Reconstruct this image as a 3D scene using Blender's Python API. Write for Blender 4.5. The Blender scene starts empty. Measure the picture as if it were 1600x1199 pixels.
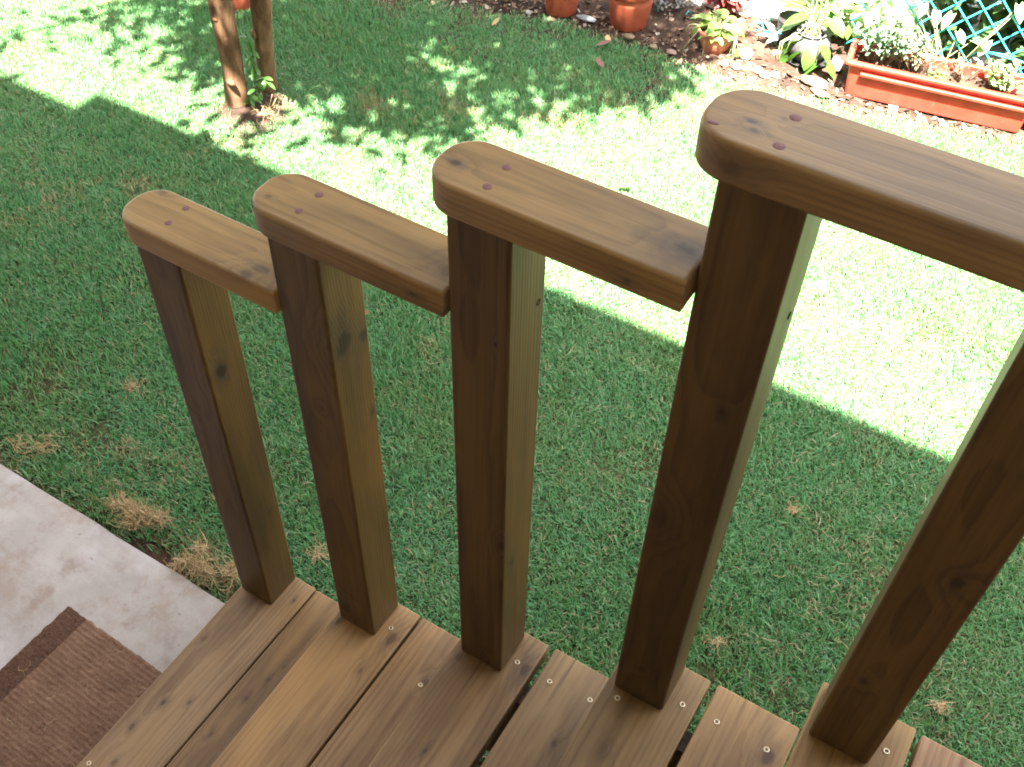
import bpy, bmesh, math, random
import numpy as np
from mathutils import Vector, Matrix, noise as mnoise

S = bpy.context.scene
COL = S.collection
rnd = random.Random(7)
R = math.radians

# ------------------------------------------------------------------ camera
cam_data = bpy.data.cameras.new('camera')
cam = bpy.data.objects.new('camera', cam_data)
COL.objects.link(cam)
cam.location = (1.1549, -0.7860, 2.1344)
cam.rotation_euler = (0.73457, -0.02271, 0.54998)
cam_data.sensor_width = 36.0
cam_data.lens = 36.92
cam_data.clip_start = 0.02
cam_data.clip_end = 300.0
S.camera = cam

# ------------------------------------------------------------------ world, sun, exposure
SUN_EL, SUN_AZ = 64.0, 25.0            # azimuth: degrees from -Y towards +X
sv = Vector((math.cos(R(SUN_EL)) * math.sin(R(SUN_AZ)), -math.cos(R(SUN_EL)) * math.cos(R(SUN_AZ)), math.sin(R(SUN_EL))))
world = bpy.data.worlds.new('World')
S.world = world
world.use_nodes = True
wn = world.node_tree
bg = wn.nodes['Background']
sky = wn.nodes.new('ShaderNodeTexSky')
sky.sky_type = 'NISHITA'
sky.sun_disc = False
sky.sun_elevation = R(SUN_EL)
sky.sun_rotation = math.atan2(sv.x, sv.y)
sky.altitude = 50
sky.air_density = 1.0
sky.dust_density = 2.5
sky.ozone_density = 1.0
hs_ = wn.nodes.new('ShaderNodeHueSaturation')       # camera white balance set for the open shade
hs_.inputs['Saturation'].default_value = 0.22
wn.links.new(sky.outputs[0], hs_.inputs['Color'])
wn.links.new(hs_.outputs[0], bg.inputs[0])
bg.inputs[1].default_value = 0.072
sun_data = bpy.data.lights.new('sun', 'SUN')
sun_data.energy = 5.0
sun_data.angle = R(0.7)
sun_data.color = (1.0, 0.955, 0.89)
sun = bpy.data.objects.new('sun', sun_data)
COL.objects.link(sun)
sun.rotation_euler = sv.to_track_quat('Z', 'Y').to_euler()
sun.location = sv * 20
vs = S.view_settings
S.display_settings.display_device = 'sRGB'
vs.view_transform = 'Standard'
vs.look = 'None'
vs.exposure = 3.74
vs.gamma = 1.0
vs.use_curve_mapping = False
S.cycles.use_denoising = True
try:
    S.cycles.denoiser = 'OPENIMAGEDENOISE'
except Exception:
    pass
S.cycles.max_bounces = 10
S.cycles.diffuse_bounces = 5
S.cycles.glossy_bounces = 3
S.cycles.transmission_bounces = 4
S.cycles.transparent_max_bounces = 8
S.cycles.sample_clamp_indirect = 6.0
S.cycles.filter_width = 1.8

# ------------------------------------------------------------------ helpers
def link(o, parent=None):
    COL.objects.link(o)
    if parent is not None:
        o.parent = parent
    return o

def tag(o, label=None, cat=None, group=None, kind=None):
    if label: o['label'] = label
    if cat: o['category'] = cat
    if group: o['group'] = group
    if kind: o['kind'] = kind
    return o

def empty(name, loc=(0, 0, 0), rz=0.0, label=None, cat=None, group=None):
    o = bpy.data.objects.new(name, None)
    o.empty_display_size = 0.05
    o.location = loc
    o.rotation_euler = (0, 0, rz)
    link(o)
    return tag(o, label, cat, group)

def obj(name, bm, mat, parent=None, smooth=True, loc=None, rot=None):
    me = bpy.data.meshes.new(name)
    bm.to_mesh(me)
    bm.free()
    if smooth:
        me.polygons.foreach_set('use_smooth', [True] * len(me.polygons))
    if mat: me.materials.append(mat)
    o = bpy.data.objects.new(name, me)
    link(o, parent)
    if loc is not None: o.location = loc
    if rot is not None: o.rotation_euler = rot
    return o

def pyobj(name, verts, faces, mat, parent=None, smooth=True, attr=None):
    """verts (n,3) array, faces (m,3 or 4) int array; attr: per-vertex RGBA"""
    verts = np.asarray(verts, np.float32); faces = np.asarray(faces, np.int32)
    me = mesh_np(name, verts, faces, attr)
    if smooth: me.polygons.foreach_set('use_smooth', np.ones(len(faces), bool))
    if mat: me.materials.append(mat)
    o = bpy.data.objects.new(name, me)
    link(o, parent)
    return o

def mesh_np(name, verts, faces, attr=None):
    me = bpy.data.meshes.new(name)
    k = faces.shape[1]
    me.vertices.add(len(verts)); me.vertices.foreach_set('co', np.ascontiguousarray(verts, np.float32).ravel())
    me.loops.add(faces.size); me.loops.foreach_set('vertex_index', np.ascontiguousarray(faces, np.int32).ravel())
    me.polygons.add(len(faces)); me.polygons.foreach_set('loop_start', np.arange(0, faces.size, k, dtype=np.int32))
    me.update(calc_edges=True)
    me.validate()
    if attr is not None:
        a = me.color_attributes.new('tint', 'FLOAT_COLOR', 'POINT')
        a.data.foreach_set('color', np.asarray(attr, np.float32).ravel())
    return me

def box_bm(x0, x1, y0, y1, z0, z1, bevel=0.0, seg=2, cuts=0):
    bm = bmesh.new()
    bmesh.ops.create_cube(bm, size=1.0)
    for v in bm.verts:
        v.co = Vector((x0 + (v.co.x + .5) * (x1 - x0), y0 + (v.co.y + .5) * (y1 - y0), z0 + (v.co.z + .5) * (z1 - z0)))
    if bevel > 0:
        bmesh.ops.bevel(bm, geom=list(bm.edges), offset=bevel, segments=seg, profile=0.5, affect='EDGES')
    return bm

def wnorm(o):
    m = o.modifiers.new('weighted_normal', 'WEIGHTED_NORMAL')
    m.keep_sharp = False
    m.weight = 80
    return o

def lathe_bm(profile, n=28, cap=True):
    bm = bmesh.new()
    rings = []
    for r, z in profile:
        if r < 1e-5:
            rings.append([bm.verts.new((0, 0, z))])
        else:
            rings.append([bm.verts.new((r * math.cos(2 * math.pi * i / n), r * math.sin(2 * math.pi * i / n), z)) for i in range(n)])
    for a, b in zip(rings, rings[1:]):
        for i in range(n):
            j = (i + 1) % n
            if len(a) == 1 and len(b) == 1: continue
            if len(a) == 1: bm.faces.new((a[0], b[i], b[j]))
            elif len(b) == 1: bm.faces.new((a[i], a[j], b[0]))
            else: bm.faces.new((a[i], a[j], b[j], b[i]))
    bmesh.ops.recalc_face_normals(bm, faces=bm.faces)
    return bm

def tube_arrays(pts, radii, n=6, close=True):
    """one tube along pts -> verts, quad faces (numpy)"""
    pts = [Vector(p) for p in pts]
    if not hasattr(radii, '__len__'): radii = [radii] * len(pts)
    V, F = [], []
    up = Vector((0.13, 0.27, 0.95)).normalized()
    prev = None
    for i, p in enumerate(pts):
        d = (pts[min(i + 1, len(pts) - 1)] - pts[max(i - 1, 0)]).normalized()
        if prev is None:
            a = d.cross(up)
            if a.length < 1e-3: a = d.cross(Vector((1, 0, 0)))
        else:
            a = prev - d * prev.dot(d)
        a.normalize(); b = d.cross(a); prev = a
        for k in range(n):
            t = 2 * math.pi * k / n
            V.append(p + (a * math.cos(t) + b * math.sin(t)) * radii[i])
    for i in range(len(pts) - 1):
        for k in range(n):
            j = (k + 1) % n
            F.append((i * n + k, i * n + j, (i + 1) * n + j, (i + 1) * n + k))
    if close:
        c0 = len(V); V.append(pts[0]); c1 = len(V); V.append(pts[-1])
        for k in range(n):
            j = (k + 1) % n
            F.append((j, k, c0, c0)); F.append(((len(pts) - 1) * n + k, (len(pts) - 1) * n + j, c1, c1))
    return V, F

class MB:
    def __init__(self): self.bm = bmesh.new()
    def add(self, V, F):
        vs_ = [self.bm.verts.new(v) for v in V]
        for f in F:
            idx = []
            for i in f:
                if i not in idx: idx.append(i)
            if len(idx) >= 3:
                try: self.bm.faces.new([vs_[i] for i in idx])
                except ValueError: pass
    def tube(self, pts, radii, n=6, close=True): self.add(*tube_arrays(pts, radii, n, close))
    def build(self, name, mat, parent=None, smooth=True):
        bmesh.ops.recalc_face_normals(self.bm, faces=self.bm.faces)
        return obj(name, self.bm, mat, parent, smooth)

# ------------------------------------------------------------------ node helpers
class NT:
    def __init__(self, name):
        self.m = bpy.data.materials.new(name)
        self.m.use_nodes = True
        self.t = self.m.node_tree
        self.t.nodes.clear()
        self.out = self.t.nodes.new('ShaderNodeOutputMaterial')
    def n(self, ty, **kw):
        nd = self.t.nodes.new(ty)
        for k, v in kw.items(): setattr(nd, k, v)
        return nd
    def set(self, sock, v):
        if hasattr(v, 'is_output') or isinstance(v, bpy.types.NodeSocket): self.t.links.new(v, sock)
        else:
            if sock.type == 'RGBA' and len(v) == 3: v = (*v, 1.0)
            sock.default_value = v
    def math(self, op, a, b=None, c=None, clamp=False):
        nd = self.n('ShaderNodeMath', operation=op, use_clamp=clamp)
        self.set(nd.inputs[0], a)
        if b is not None: self.set(nd.inputs[1], b)
        if c is not None: self.set(nd.inputs[2], c)
        return nd.outputs[0]
    def vmath(self, op, a, b=None, out=0):
        nd = self.n('ShaderNodeVectorMath', operation=op)
        self.set(nd.inputs[0], a)
        if b is not None: self.set(nd.inputs[1], b)
        return nd.outputs[out]
    def noise(self, vec, scale, detail=3.0, rough=0.55, dist=0.0, color=False):
        nd = self.n('ShaderNodeTexNoise')
        if vec is not None: self.set(nd.inputs['Vector'], vec)
        nd.inputs['Scale'].default_value = scale
        nd.inputs['Detail'].default_value = detail
        nd.inputs['Roughness'].default_value = rough
        nd.inputs['Distortion'].default_value = dist
        return nd.outputs[1 if color else 0]
    def ramp(self, v, lo, hi, a=0.0, b=1.0):
        nd = self.n('ShaderNodeMapRange', interpolation_type='SMOOTHSTEP')
        self.set(nd.inputs[0], v)
        nd.inputs[1].default_value = lo; nd.inputs[2].default_value = hi
        nd.inputs[3].default_value = a; nd.inputs[4].default_value = b
        return nd.outputs[0]
    def mix(self, f, a, b, blend='MIX'):
        nd = self.n('ShaderNodeMix', data_type='RGBA', blend_type=blend)
        self.set(nd.inputs[0], f); self.set(nd.inputs[6], a); self.set(nd.inputs[7], b)
        return nd.outputs[2]
    def bump(self, h, strength=0.3, dist=0.002):
        nd = self.n('ShaderNodeBump')
        nd.inputs['Strength'].default_value = strength
        nd.inputs['Distance'].default_value = dist
        self.set(nd.inputs['Height'], h)
        return nd.outputs[0]
    def principled(self, color, rough=0.6, normal=None, spec=0.5, **kw):
        b = self.n('ShaderNodeBsdfPrincipled')
        self.set(b.inputs['Base Color'], color)
        self.set(b.inputs['Roughness'], rough)
        b.inputs['Specular IOR Level'].default_value = spec
        if normal is not None: self.set(b.inputs['Normal'], normal)
        for k, v in kw.items(): self.set(b.inputs[k], v)
        self.t.links.new(b.outputs[0], self.out.inputs[0])
        return b
    def pos(self): return self.n('ShaderNodeNewGeometry').outputs['Position']
    def objco(self): return self.n('ShaderNodeTexCoord').outputs['Object']
    def rand(self): return self.n('ShaderNodeObjectInfo').outputs['Random']
    def attr(self, name='tint'):
        a = self.n('ShaderNodeAttribute'); a.attribute_name = name
        s = self.n('ShaderNodeSeparateColor'); self.t.links.new(a.outputs['Color'], s.inputs[0])
        return s.outputs

# ------------------------------------------------------------------ wood
def wood(name, axis, seed, light, dark, knots=(), ring=0.0065, pith=(0.01, -0.05), rough=0.46, streak=0.55, blotch=0.5, spec=.28, wand=.034):
    """axis 0/1/2 = grain direction of the board in its own space; knots = (along, across, depth, radius, darkness)"""
    t = NT(name)
    co = t.objco()
    sep = t.n('ShaderNodeSeparateXYZ'); t.set(sep.inputs[0], co)
    order = {0: (0, 1, 2), 1: (1, 0, 2), 2: (2, 0, 1)}[axis]
    u, v, w = (sep.outputs[i] for i in order)
    def vec(a, b, c):
        cb = t.n('ShaderNodeCombineXYZ'); t.set(cb.inputs[0], a); t.set(cb.inputs[1], b); t.set(cb.inputs[2], c); return cb.outputs[0]
    base = vec(u, v, w)
    off = (seed * 1.37 % 7, seed * 2.11 % 9, seed * 0.73 % 5)
    p = t.vmath('ADD', base, off)
    mul = lambda k: t.vmath('MULTIPLY', p, k)
    # slow wander of the pith and wavy rings
    wander = t.math('MULTIPLY', t.math('SUBTRACT', t.noise(mul((1.1, .5, .5)), 1.6, 2), .5), wand)
    wav = t.math('MULTIPLY', t.math('SUBTRACT', t.noise(mul((3.5, 16, 16)), 1.0, 3, .5), .5), 0.0065)
    dv = t.math('ADD', t.math('SUBTRACT', v, pith[0]), wander)
    dw = t.math('ADD', t.math('SUBTRACT', w, pith[1]), wander)
    rr = t.math('SQRT', t.math('ADD', t.math('MULTIPLY', dv, dv), t.math('MULTIPLY', dw, dw)))
    rr = t.math('ADD', rr, wav)
    kd = None; halo = None
    for (ku, kv, kw, kr, kdark) in knots:
        d = t.vmath('MULTIPLY', t.vmath('SUBTRACT', base, (ku, kv, kw)), (0.62 / kr, 1.0 / kr, .8 / kr))
        ln = t.vmath('LENGTH', d, out=1)
        nz = t.noise(t.vmath('MULTIPLY', p, (1, 1, 1)), 0.5 / kr, 3)
        ln = t.math('ADD', ln, t.math('MULTIPLY', t.math('SUBTRACT', nz, .5), 1.5))
        core = t.math('MULTIPLY', t.ramp(ln, 0.30, 1.0, 1.0, 0.0), kdark)
        sm = t.vmath('LENGTH', t.vmath('MULTIPLY', t.vmath('SUBTRACT', base, (ku + .4 * kr, kv, kw)), (.26 / kr, .62 / kr, .6 / kr)), out=1)
        sm = t.math('ADD', sm, t.math('MULTIPLY', t.math('SUBTRACT', t.noise(t.vmath('MULTIPLY', p, (.5, 1, 1)), 1.0 / kr, 4, .65), .5), 2.2))
        hl = t.math('MULTIPLY', t.ramp(sm, 0.15, 1.5, 1.0, 0.0), kdark)
        push = t.math('MULTIPLY', t.math('EXPONENT', t.math('MULTIPLY', t.math('MULTIPLY', ln, ln), -0.22)), kr * 1.1)
        rr = t.math('ADD', rr, push)
        kd = core if kd is None else t.math('MAXIMUM', kd, core)
        halo = hl if halo is None else t.math('MAXIMUM', halo, hl)
    ph = t.math('FRACT', t.math('DIVIDE', rr, ring))
    late = t.math('MULTIPLY', t.ramp(ph, 0.35, 0.93), t.ramp(ph, 0.93, 1.0, 1.0, 0.0))     # soft early wood, dark late line
    fib = t.noise(mul((9, 330, 330)), 1.0, 3, .7)
    fib2 = t.noise(mul((2.2, 110, 110)), 1.0, 4, .7)
    bl = t.noise(mul((3.2, 10, 10)), 1.0, 4, .6)
    f = t.math('ADD', t.math('MULTIPLY', late, streak), t.math('MULTIPLY', t.math('SUBTRACT', fib, .5), .55))
    f = t.math('ADD', f, t.math('MULTIPLY', t.math('SUBTRACT', fib2, .5), 1.5))
    f = t.math('ADD', f, t.math('MULTIPLY', t.math('SUBTRACT', bl, .5), blotch * 2.0))
    f = t.math('ADD', f, 0.12, clamp=True)
    c = t.mix(f, light, dark)
    # uneven stain: yellowish and greyish areas
    y = t.ramp(t.noise(mul((2.4, 7, 7)), 1.3, 2), .52, .74)
    c = t.mix(t.math('MULTIPLY', y, .38), c, (light[0] * 1.25, light[1] * 1.12, light[2] * .8, 1))
    g = t.ramp(t.noise(t.vmath('ADD', mul((2.6, 8, 8)), (31, 4, 9)), 1.2, 3), .58, .78)
    gm = t.math('MULTIPLY', g, .4)
    if halo is not None:
        gm = t.math('MAXIMUM', gm, t.math('MULTIPLY', halo, .62))
    grey = (dark[0] * .8 + .012, dark[1] * .88 + .012, dark[2] * 1.15 + .014, 1)
    c = t.mix(gm, c, grey)
    if kd is not None:
        c = t.mix(t.math('MULTIPLY', kd, .85), c, (dark[0] * .42, dark[1] * .42, dark[2] * .6, 1))
    ck = t.ramp(t.noise(t.vmath('ADD', mul((2.6, 150, 150)), (2, 17, 5)), 1.0, 2, .5), .70, .76)
    ckm = t.ramp(t.noise(mul((5, 20, 20)), 1.0, 2), .5, .62)
    c = t.mix(t.math('MULTIPLY', t.math('MULTIPLY', ck, ckm), .7), c, (dark[0] * .35, dark[1] * .35, dark[2] * .4, 1))
    lo = t.ramp(t.noise(t.vmath('ADD', mul((1.6, 9, 9)), (11, 2, 19)), 1.0, 4, .65), .42, .70)
    c = t.mix(t.math('MULTIPLY', lo, .58), c, (dark[0] * .8, dark[1] * .85, dark[2] * .95, 1))
    h = t.math('ADD', t.math('MULTIPLY', fib, .5), t.math('MULTIPLY', late, -.25))
    rg = t.math('ADD', t.math('MULTIPLY', t.noise(mul((3, 30, 30)), 1.0, 2), .22), rough - .1)
    t.principled(c, rg, t.bump(h, .32, .0012), spec=spec)
    return t.m

TREAD_L, TREAD_D = (0.340, 0.205, 0.094), (0.135, 0.068, 0.028)
POST_L, POST_D = (0.108, 0.060, 0.0165), (0.036, 0.018, 0.0070)
RAIL_L, RAIL_D = (0.275, 0.162, 0.056), (0.088, 0.046, 0.018)

def plain(name, color, rough=.6, spec=.4, var=.25, scale=30., bump=0., metallic=0.):
    t = NT(name)
    nz = t.noise(t.objco(), scale, 4)
    c = t.mix(t.ramp(nz, .3, .7), [x * (1 - var) for x in color], [min(1, x * (1 + var)) for x in color])
    t.principled(c, rough, t.bump(nz, bump, .002) if bump else None, spec=spec, Metallic=metallic)
    return t.m

# ------------------------------------------------------------------ dimensions fitted from the picture
T, RISE, LEN, P = 0.30353, 0.16783, 1.0422, 0.0889
ZG = -0.168
RAILY0, RAILW, RAILH = -0.0123, 0.0965, 0.0465
NPOST = 6
# small carpenter's errors of each post: dx, dy, lean x, lean y, rail height
DEV = [(-.0048, .0012, .0012, .0057, .0059), (.0013, -.0039, -.0011, .0013, -.0051), (.0037, -.0058, -.0026, -.0024, -.0025),
       (.002, .0025, .0004, -.0037, .001), (-.002, .0035, .0017, -.0006, 0.), (0, 0, 0, 0, 0)]

# ------------------------------------------------------------------ ground
BED_EDGE = [(-9, 2.45), (-3, 2.62), (-2.0, 2.74), (-1.31, 2.79), (-.91, 2.92), (-.76, 2.955), (-.45, 2.94), (-.15, 2.925), (.16, 2.935), (.39, 2.965), (.72, 3.03), (1.1, 3.13), (1.7, 3.26), (3, 3.5), (9, 4.6)]
def bed_y(x):
    for (a, b), (c, d) in zip(BED_EDGE, BED_EDGE[1:]):
        if a <= x <= c:
            return b + (d - b) * (x - a) / (c - a)
    return 3.0

def soil_mat():
    t = NT('soil')
    p = t.pos()
    a = t.noise(p, 9, 5, .65); b = t.noise(p, 70, 4, .7); c = t.noise(p, 2.1, 2)
    col = t.mix(t.ramp(a, .3, .72), (.026, .016, .011), (.085, .052, .035))
    col = t.mix(t.ramp(b, .55, .75), col, (.16, .105, .072))
    col = t.mix(t.math('MULTIPLY', t.ramp(c, .45, .7), .5), col, (.155, .080, .055))
    t.principled(col, .95, t.bump(t.math('ADD', a, b), .8, .012), spec=.15)
    return t.m
SOIL = soil_mat()

bm = bmesh.new()
v = [bm.verts.new((x, y, -0.204)) for x, y in ((-60, -60), (60, -60), (60, 60), (-60, 60))]
bm.faces.new(v)
tag(obj('ground', bm, SOIL, smooth=False), kind='structure')

def grid_patch(x0, x1, y0, y1, step, zf):
    nx, ny = int((x1 - x0) / step) + 1, int((y1 - y0) / step) + 1
    xs, ys = np.linspace(x0, x1, nx), np.linspace(y0, y1, ny)
    V = np.array([(x, y, zf(x, y)) for y in ys for x in xs], np.float32)
    i = np.arange(nx * ny).reshape(ny, nx)
    F = np.stack([i[:-1, :-1], i[:-1, 1:], i[1:, 1:], i[1:, :-1]], -1).reshape(-1, 4)
    return V, F
def soil_z(x, y):
    n1 = mnoise.noise(Vector((x * 9, y * 9, 0.3))) * .012 + mnoise.noise(Vector((x * 34, y * 34, 4.3))) * .006
    e = min(max((y - bed_y(x)) / .10, 0), 1)
    return -.186 + n1 + .014 * e
V, F = grid_patch(-2.6, 2.8, 2.5, 3.9, .014, soil_z)
tag(pyobj('flower_bed', V, F, SOIL), kind='structure')

# lawn sheet under the blades
def thatch_mat():
    t = NT('thatch')
    p = t.pos()
    a = t.noise(p, 55, 4, .7); b = t.noise(p, 3, 3)
    col = t.mix(t.ramp(a, .3, .7), (.030, .040, .016), (.095, .090, .040))
    col = t.mix(t.math('MULTIPLY', t.ramp(b, .5, .7), .5), col, (.17, .125, .07))
    t.principled(col, .95, t.bump(a, .7, .01), spec=.1)
    return t.m
bm = bmesh.new()
pts = [(x, y - .01) for x, y in BED_EDGE]
vv = [bm.verts.new((x, y, -.192)) for x, y in [(-9, 0.016), (-.62, .016), (-.50, .055), (-.24, .06), (-.16, .02), (9, .016)] + pts[::-1]]
bm.faces.new(vv)
bmesh.ops.triangulate(bm, faces=bm.faces)
tag(obj('lawn', bm, thatch_mat(), smooth=False), kind='structure')

# concrete slab along the house
def concrete_mat():
    t = NT('concrete')
    p = t.pos()
    a = t.noise(p, 5.5, 5, .62); b = t.noise(t.vmath('ADD', p, (5, 3, 1)), 13, 5, .7); c = t.noise(p, 120, 3, .6)
    st = t.noise(t.vmath('MULTIPLY', p, (6, 40, 1)), 1.0, 3, .6)
    col = t.mix(t.ramp(a, .32, .68), (.392, .338, .300), (.315, .270, .238))
    col = t.mix(t.math('MULTIPLY', t.ramp(b, .50, .74), .75), col, (.215, .145, .11))
    col = t.mix(t.math('MULTIPLY', t.ramp(st, .55, .8), .35), col, (.46, .40, .385))
    col = t.mix(t.math('MULTIPLY', t.ramp(c, .58, .75), .35), col, (.27, .22, .20))
    d2 = t.noise(t.vmath('ADD', p, (1, 7, 3)), 7.5, 6, .72)
    col = t.mix(t.math('MULTIPLY', t.ramp(d2, .47, .68), .6), col, (.27, .185, .14))
    d3 = t.noise(t.vmath('ADD', p, (4, 1, 8)), 3.2, 4, .6)
    col = t.mix(t.math('MULTIPLY', t.ramp(d3, .5, .66), .7), col, (.47, .42, .41))
    gr = t.noise(p, 260, 3, .7)
    col = t.mix(t.math('MULTIPLY', t.ramp(gr, .52, .72), .32), col, (.20, .165, .145))
    sp = t.noise(t.vmath('ADD', p, (9, 2, 0)), 48, 2, .5)
    col = t.mix(t.math('MULTIPLY', t.ramp(sp, .69, .76), .7), col, (.16, .12, .10))
    t.principled(col, .82, t.bump(t.math('ADD', t.math('MULTIPLY', a, 2.), t.math('MULTIPLY', c, .5)), .35, .004), spec=.3)
    return t.m
bm = bmesh.new()
n = 160
top, bot_ = [], []
for i in range(n + 1):
    x = -9 + 9.15 * i / n
    y = .006 + .006 * mnoise.noise(Vector((x * 6, 0, 0))) + .004 * mnoise.noise(Vector((x * 23, 3, 0)))
    top.append((x, y))
a0 = [bm.verts.new((x, y, ZG)) for x, y in top]
a1 = [bm.verts.new((x, y + .006, ZG - .008)) for x, y in top]
a2 = [bm.verts.new((x, y + .008, -.25)) for x, y in top]
b0 = [bm.verts.new((x, -4.0, ZG)) for x, y in top]
for r0, r1 in ((b0, a0), (a0, a1), (a1, a2)):
    for i in range(n):
        bm.faces.new((r0[i], r0[i + 1], r1[i + 1], r1[i]))
bmesh.ops.recalc_face_normals(bm, faces=bm.faces)
tag(obj('concrete_path', bm, concrete_mat()), kind='structure')

# ------------------------------------------------------------------ the house whose eave shades the steps
wall_m = plain('wall_plaster', (.33, .29, .25), .9, .2, .06, 4, .2)
eave_m = plain('eave_board', (.30, .24, .18), .8, .2, .1, 6)
tile_m = plain('roof_tile', (.36, .15, .09), .85, .2, .2, 5)
house = empty('house', (0, -2.3, ZG), 0, 'plaster house with a deep overhanging eave that shades the steps', 'house')
EAVE_Y, EAVE_Z = -0.045, 3.12
def loc_box(name, x0, x1, y0, y1, z0, z1, m, bev=.01):
    return obj(name, box_bm(x0, x1, y0 + 2.3, y1 + 2.3, z0 - ZG, z1 - ZG, bev), m, house, smooth=False)
loc_box('wall', -7, 8, -2.6, -2.3, ZG, 3.10, wall_m)
loc_box('eave', -1.36, 8.4, -5.0, EAVE_Y - .02, EAVE_Z - .02, EAVE_Z + .03, eave_m)
loc_box('eave', -7.4, -1.364, -5.0, EAVE_Y - .085, EAVE_Z - .02, EAVE_Z + .03, eave_m)
loc_box('fascia', -1.36, 8.4, EAVE_Y - .018, EAVE_Y, EAVE_Z - .06, EAVE_Z + .10, eave_m)
bm = bmesh.new()
ra = [bm.verts.new(c) for c in ((-7.4, EAVE_Y + 2.3 - .18, EAVE_Z + .035 - ZG), (8.4, EAVE_Y + 2.3 - .18, EAVE_Z + .035 - ZG), (8.4, -2.7, EAVE_Z + 1.4 - ZG), (-7.4, -2.7, EAVE_Z + 1.4 - ZG))]
bm.faces.new(ra)
r = bmesh.ops.extrude_face_region(bm, geom=list(bm.faces))
for e in r['geom']:
    if isinstance(e, bmesh.types.BMVert): e.co.z += .06
bmesh.ops.recalc_face_normals(bm, faces=bm.faces)
obj('roof', bm, tile_m, house, smooth=False)

# ------------------------------------------------------------------ steps
steps = empty('wooden_steps', (0, 0, ZG), 0, 'brown stained plank steps with screwed treads climbing beside the lawn', 'steps')
def part_at(name, bm, mat, parent, origin):
    """mesh built round its own origin, placed at origin in the parent's space"""
    o = obj(name, bm, mat, parent)
    o.location = origin
    return o

brass_ring = plain('screw_brass', (.62, .50, .33), .38, .5, .15, 200, 0, .75)
def dark_mat():
    t = NT('screw_recess'); t.principled((.012, .010, .008), .7); return t.m
recess_m = dark_mat()
def screw_meshes():
    a = lathe_bm([(0.0022, .0001), (.0024, .0008), (.0042, .0011), (.0050, .0006), (.0052, -.001)], 16)
    b = lathe_bm([(0.0, -.0002), (.0022, .0002)], 6)
    c = lathe_bm([(0.0, .0009), (.0007, .0008), (.0008, -.0002)], 6)
    out = []
    for bmx, nm, m in ((a, 'head', brass_ring), (b, 'recess', recess_m), (c, 'pin', brass_ring)):
        me = bpy.data.meshes.new(nm); bmx.to_mesh(me); bmx.free(); me.materials.append(m)
        me.polygons.foreach_set('use_smooth', [True] * len(me.polygons))
        out.append(me)
    return out
def join_screw():
    me = bpy.data.meshes.new('screw')
    bm = bmesh.new()
    a = lathe_bm([(0.0022, .0001), (.0024, .0008), (.0042, .0011), (.0050, .0006), (.0052, -.001)], 16)
    ms = screw_meshes()
    for i, m_ in enumerate(ms):
        k = len(bm.faces)
        bm.from_mesh(m_)
        bm.faces.ensure_lookup_table()
        for f in bm.faces[k:]: f.material_index = 1 if i == 1 else 0; f.smooth = True
    bm.to_mesh(me); bm.free(); a.free()
    me.materials.append(brass_ring); me.materials.append(recess_m)
    return me
SCREW = join_screw()

Y_IN = -1.28
gaps = [(.1405, .1446), (.1428, .1482), (.1400, .1540), (.1378, .1505), (.1325, .1412), (.139, .148)]
ends = [(.0925, .0905), (.0885, .0880), (.0915, .0935), (.0985, .0995), (.0985, .0945), (.095, .095)]
fr_knots = [  # x across (from board's own left edge), y along
    [(-.30, .052, .0, .006, .9), (-.375, .035, 0, .006, .8), (-.27, .098, 0, .005, .7), (-.45, .06, 0, .007, .6), (.04, .128, 0, .004, .9), (-.14, .02, 0, .008, .5)],
    [(-.012, .016, 0, .008, .9), (.012, .133, 0, .012, .75), (-.08, .12, 0, .007, .5), (-.5, .05, 0, .006, .8)],
    [(.022, .137, 0, .012, 1.), (-.02, .02, 0, .008, .6), (-.20, .068, 0, .005, 1.), (-.44, .09, 0, .006, .8)],
    [(-.10, .05, 0, .008, .6), (-.19, .10, 0, .005, .8)],
    [(-.03, .10, 0, .006, .6)], []]
bk_knots = [
    [(-.14, .052, 0, .005, .8), (-.20, .04, 0, .006, .8), (-.10, .06, 0, .004, .6), (-.3, .03, 0, .005, .6)],
    [(-.018, .105, 0, .011, .9), (-.03, .09, 0, .008, .7), (-.3, .05, 0, .006, .7)],
    [(-.07, .09, 0, .006, 1.), (-.25, .05, 0, .006, .6)],
    [(.022, .118, 0, .013, 1.), (-.3, .03, 0, .005, .6)],
    [(-.1, .06, 0, .006, .6)], []]
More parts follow.
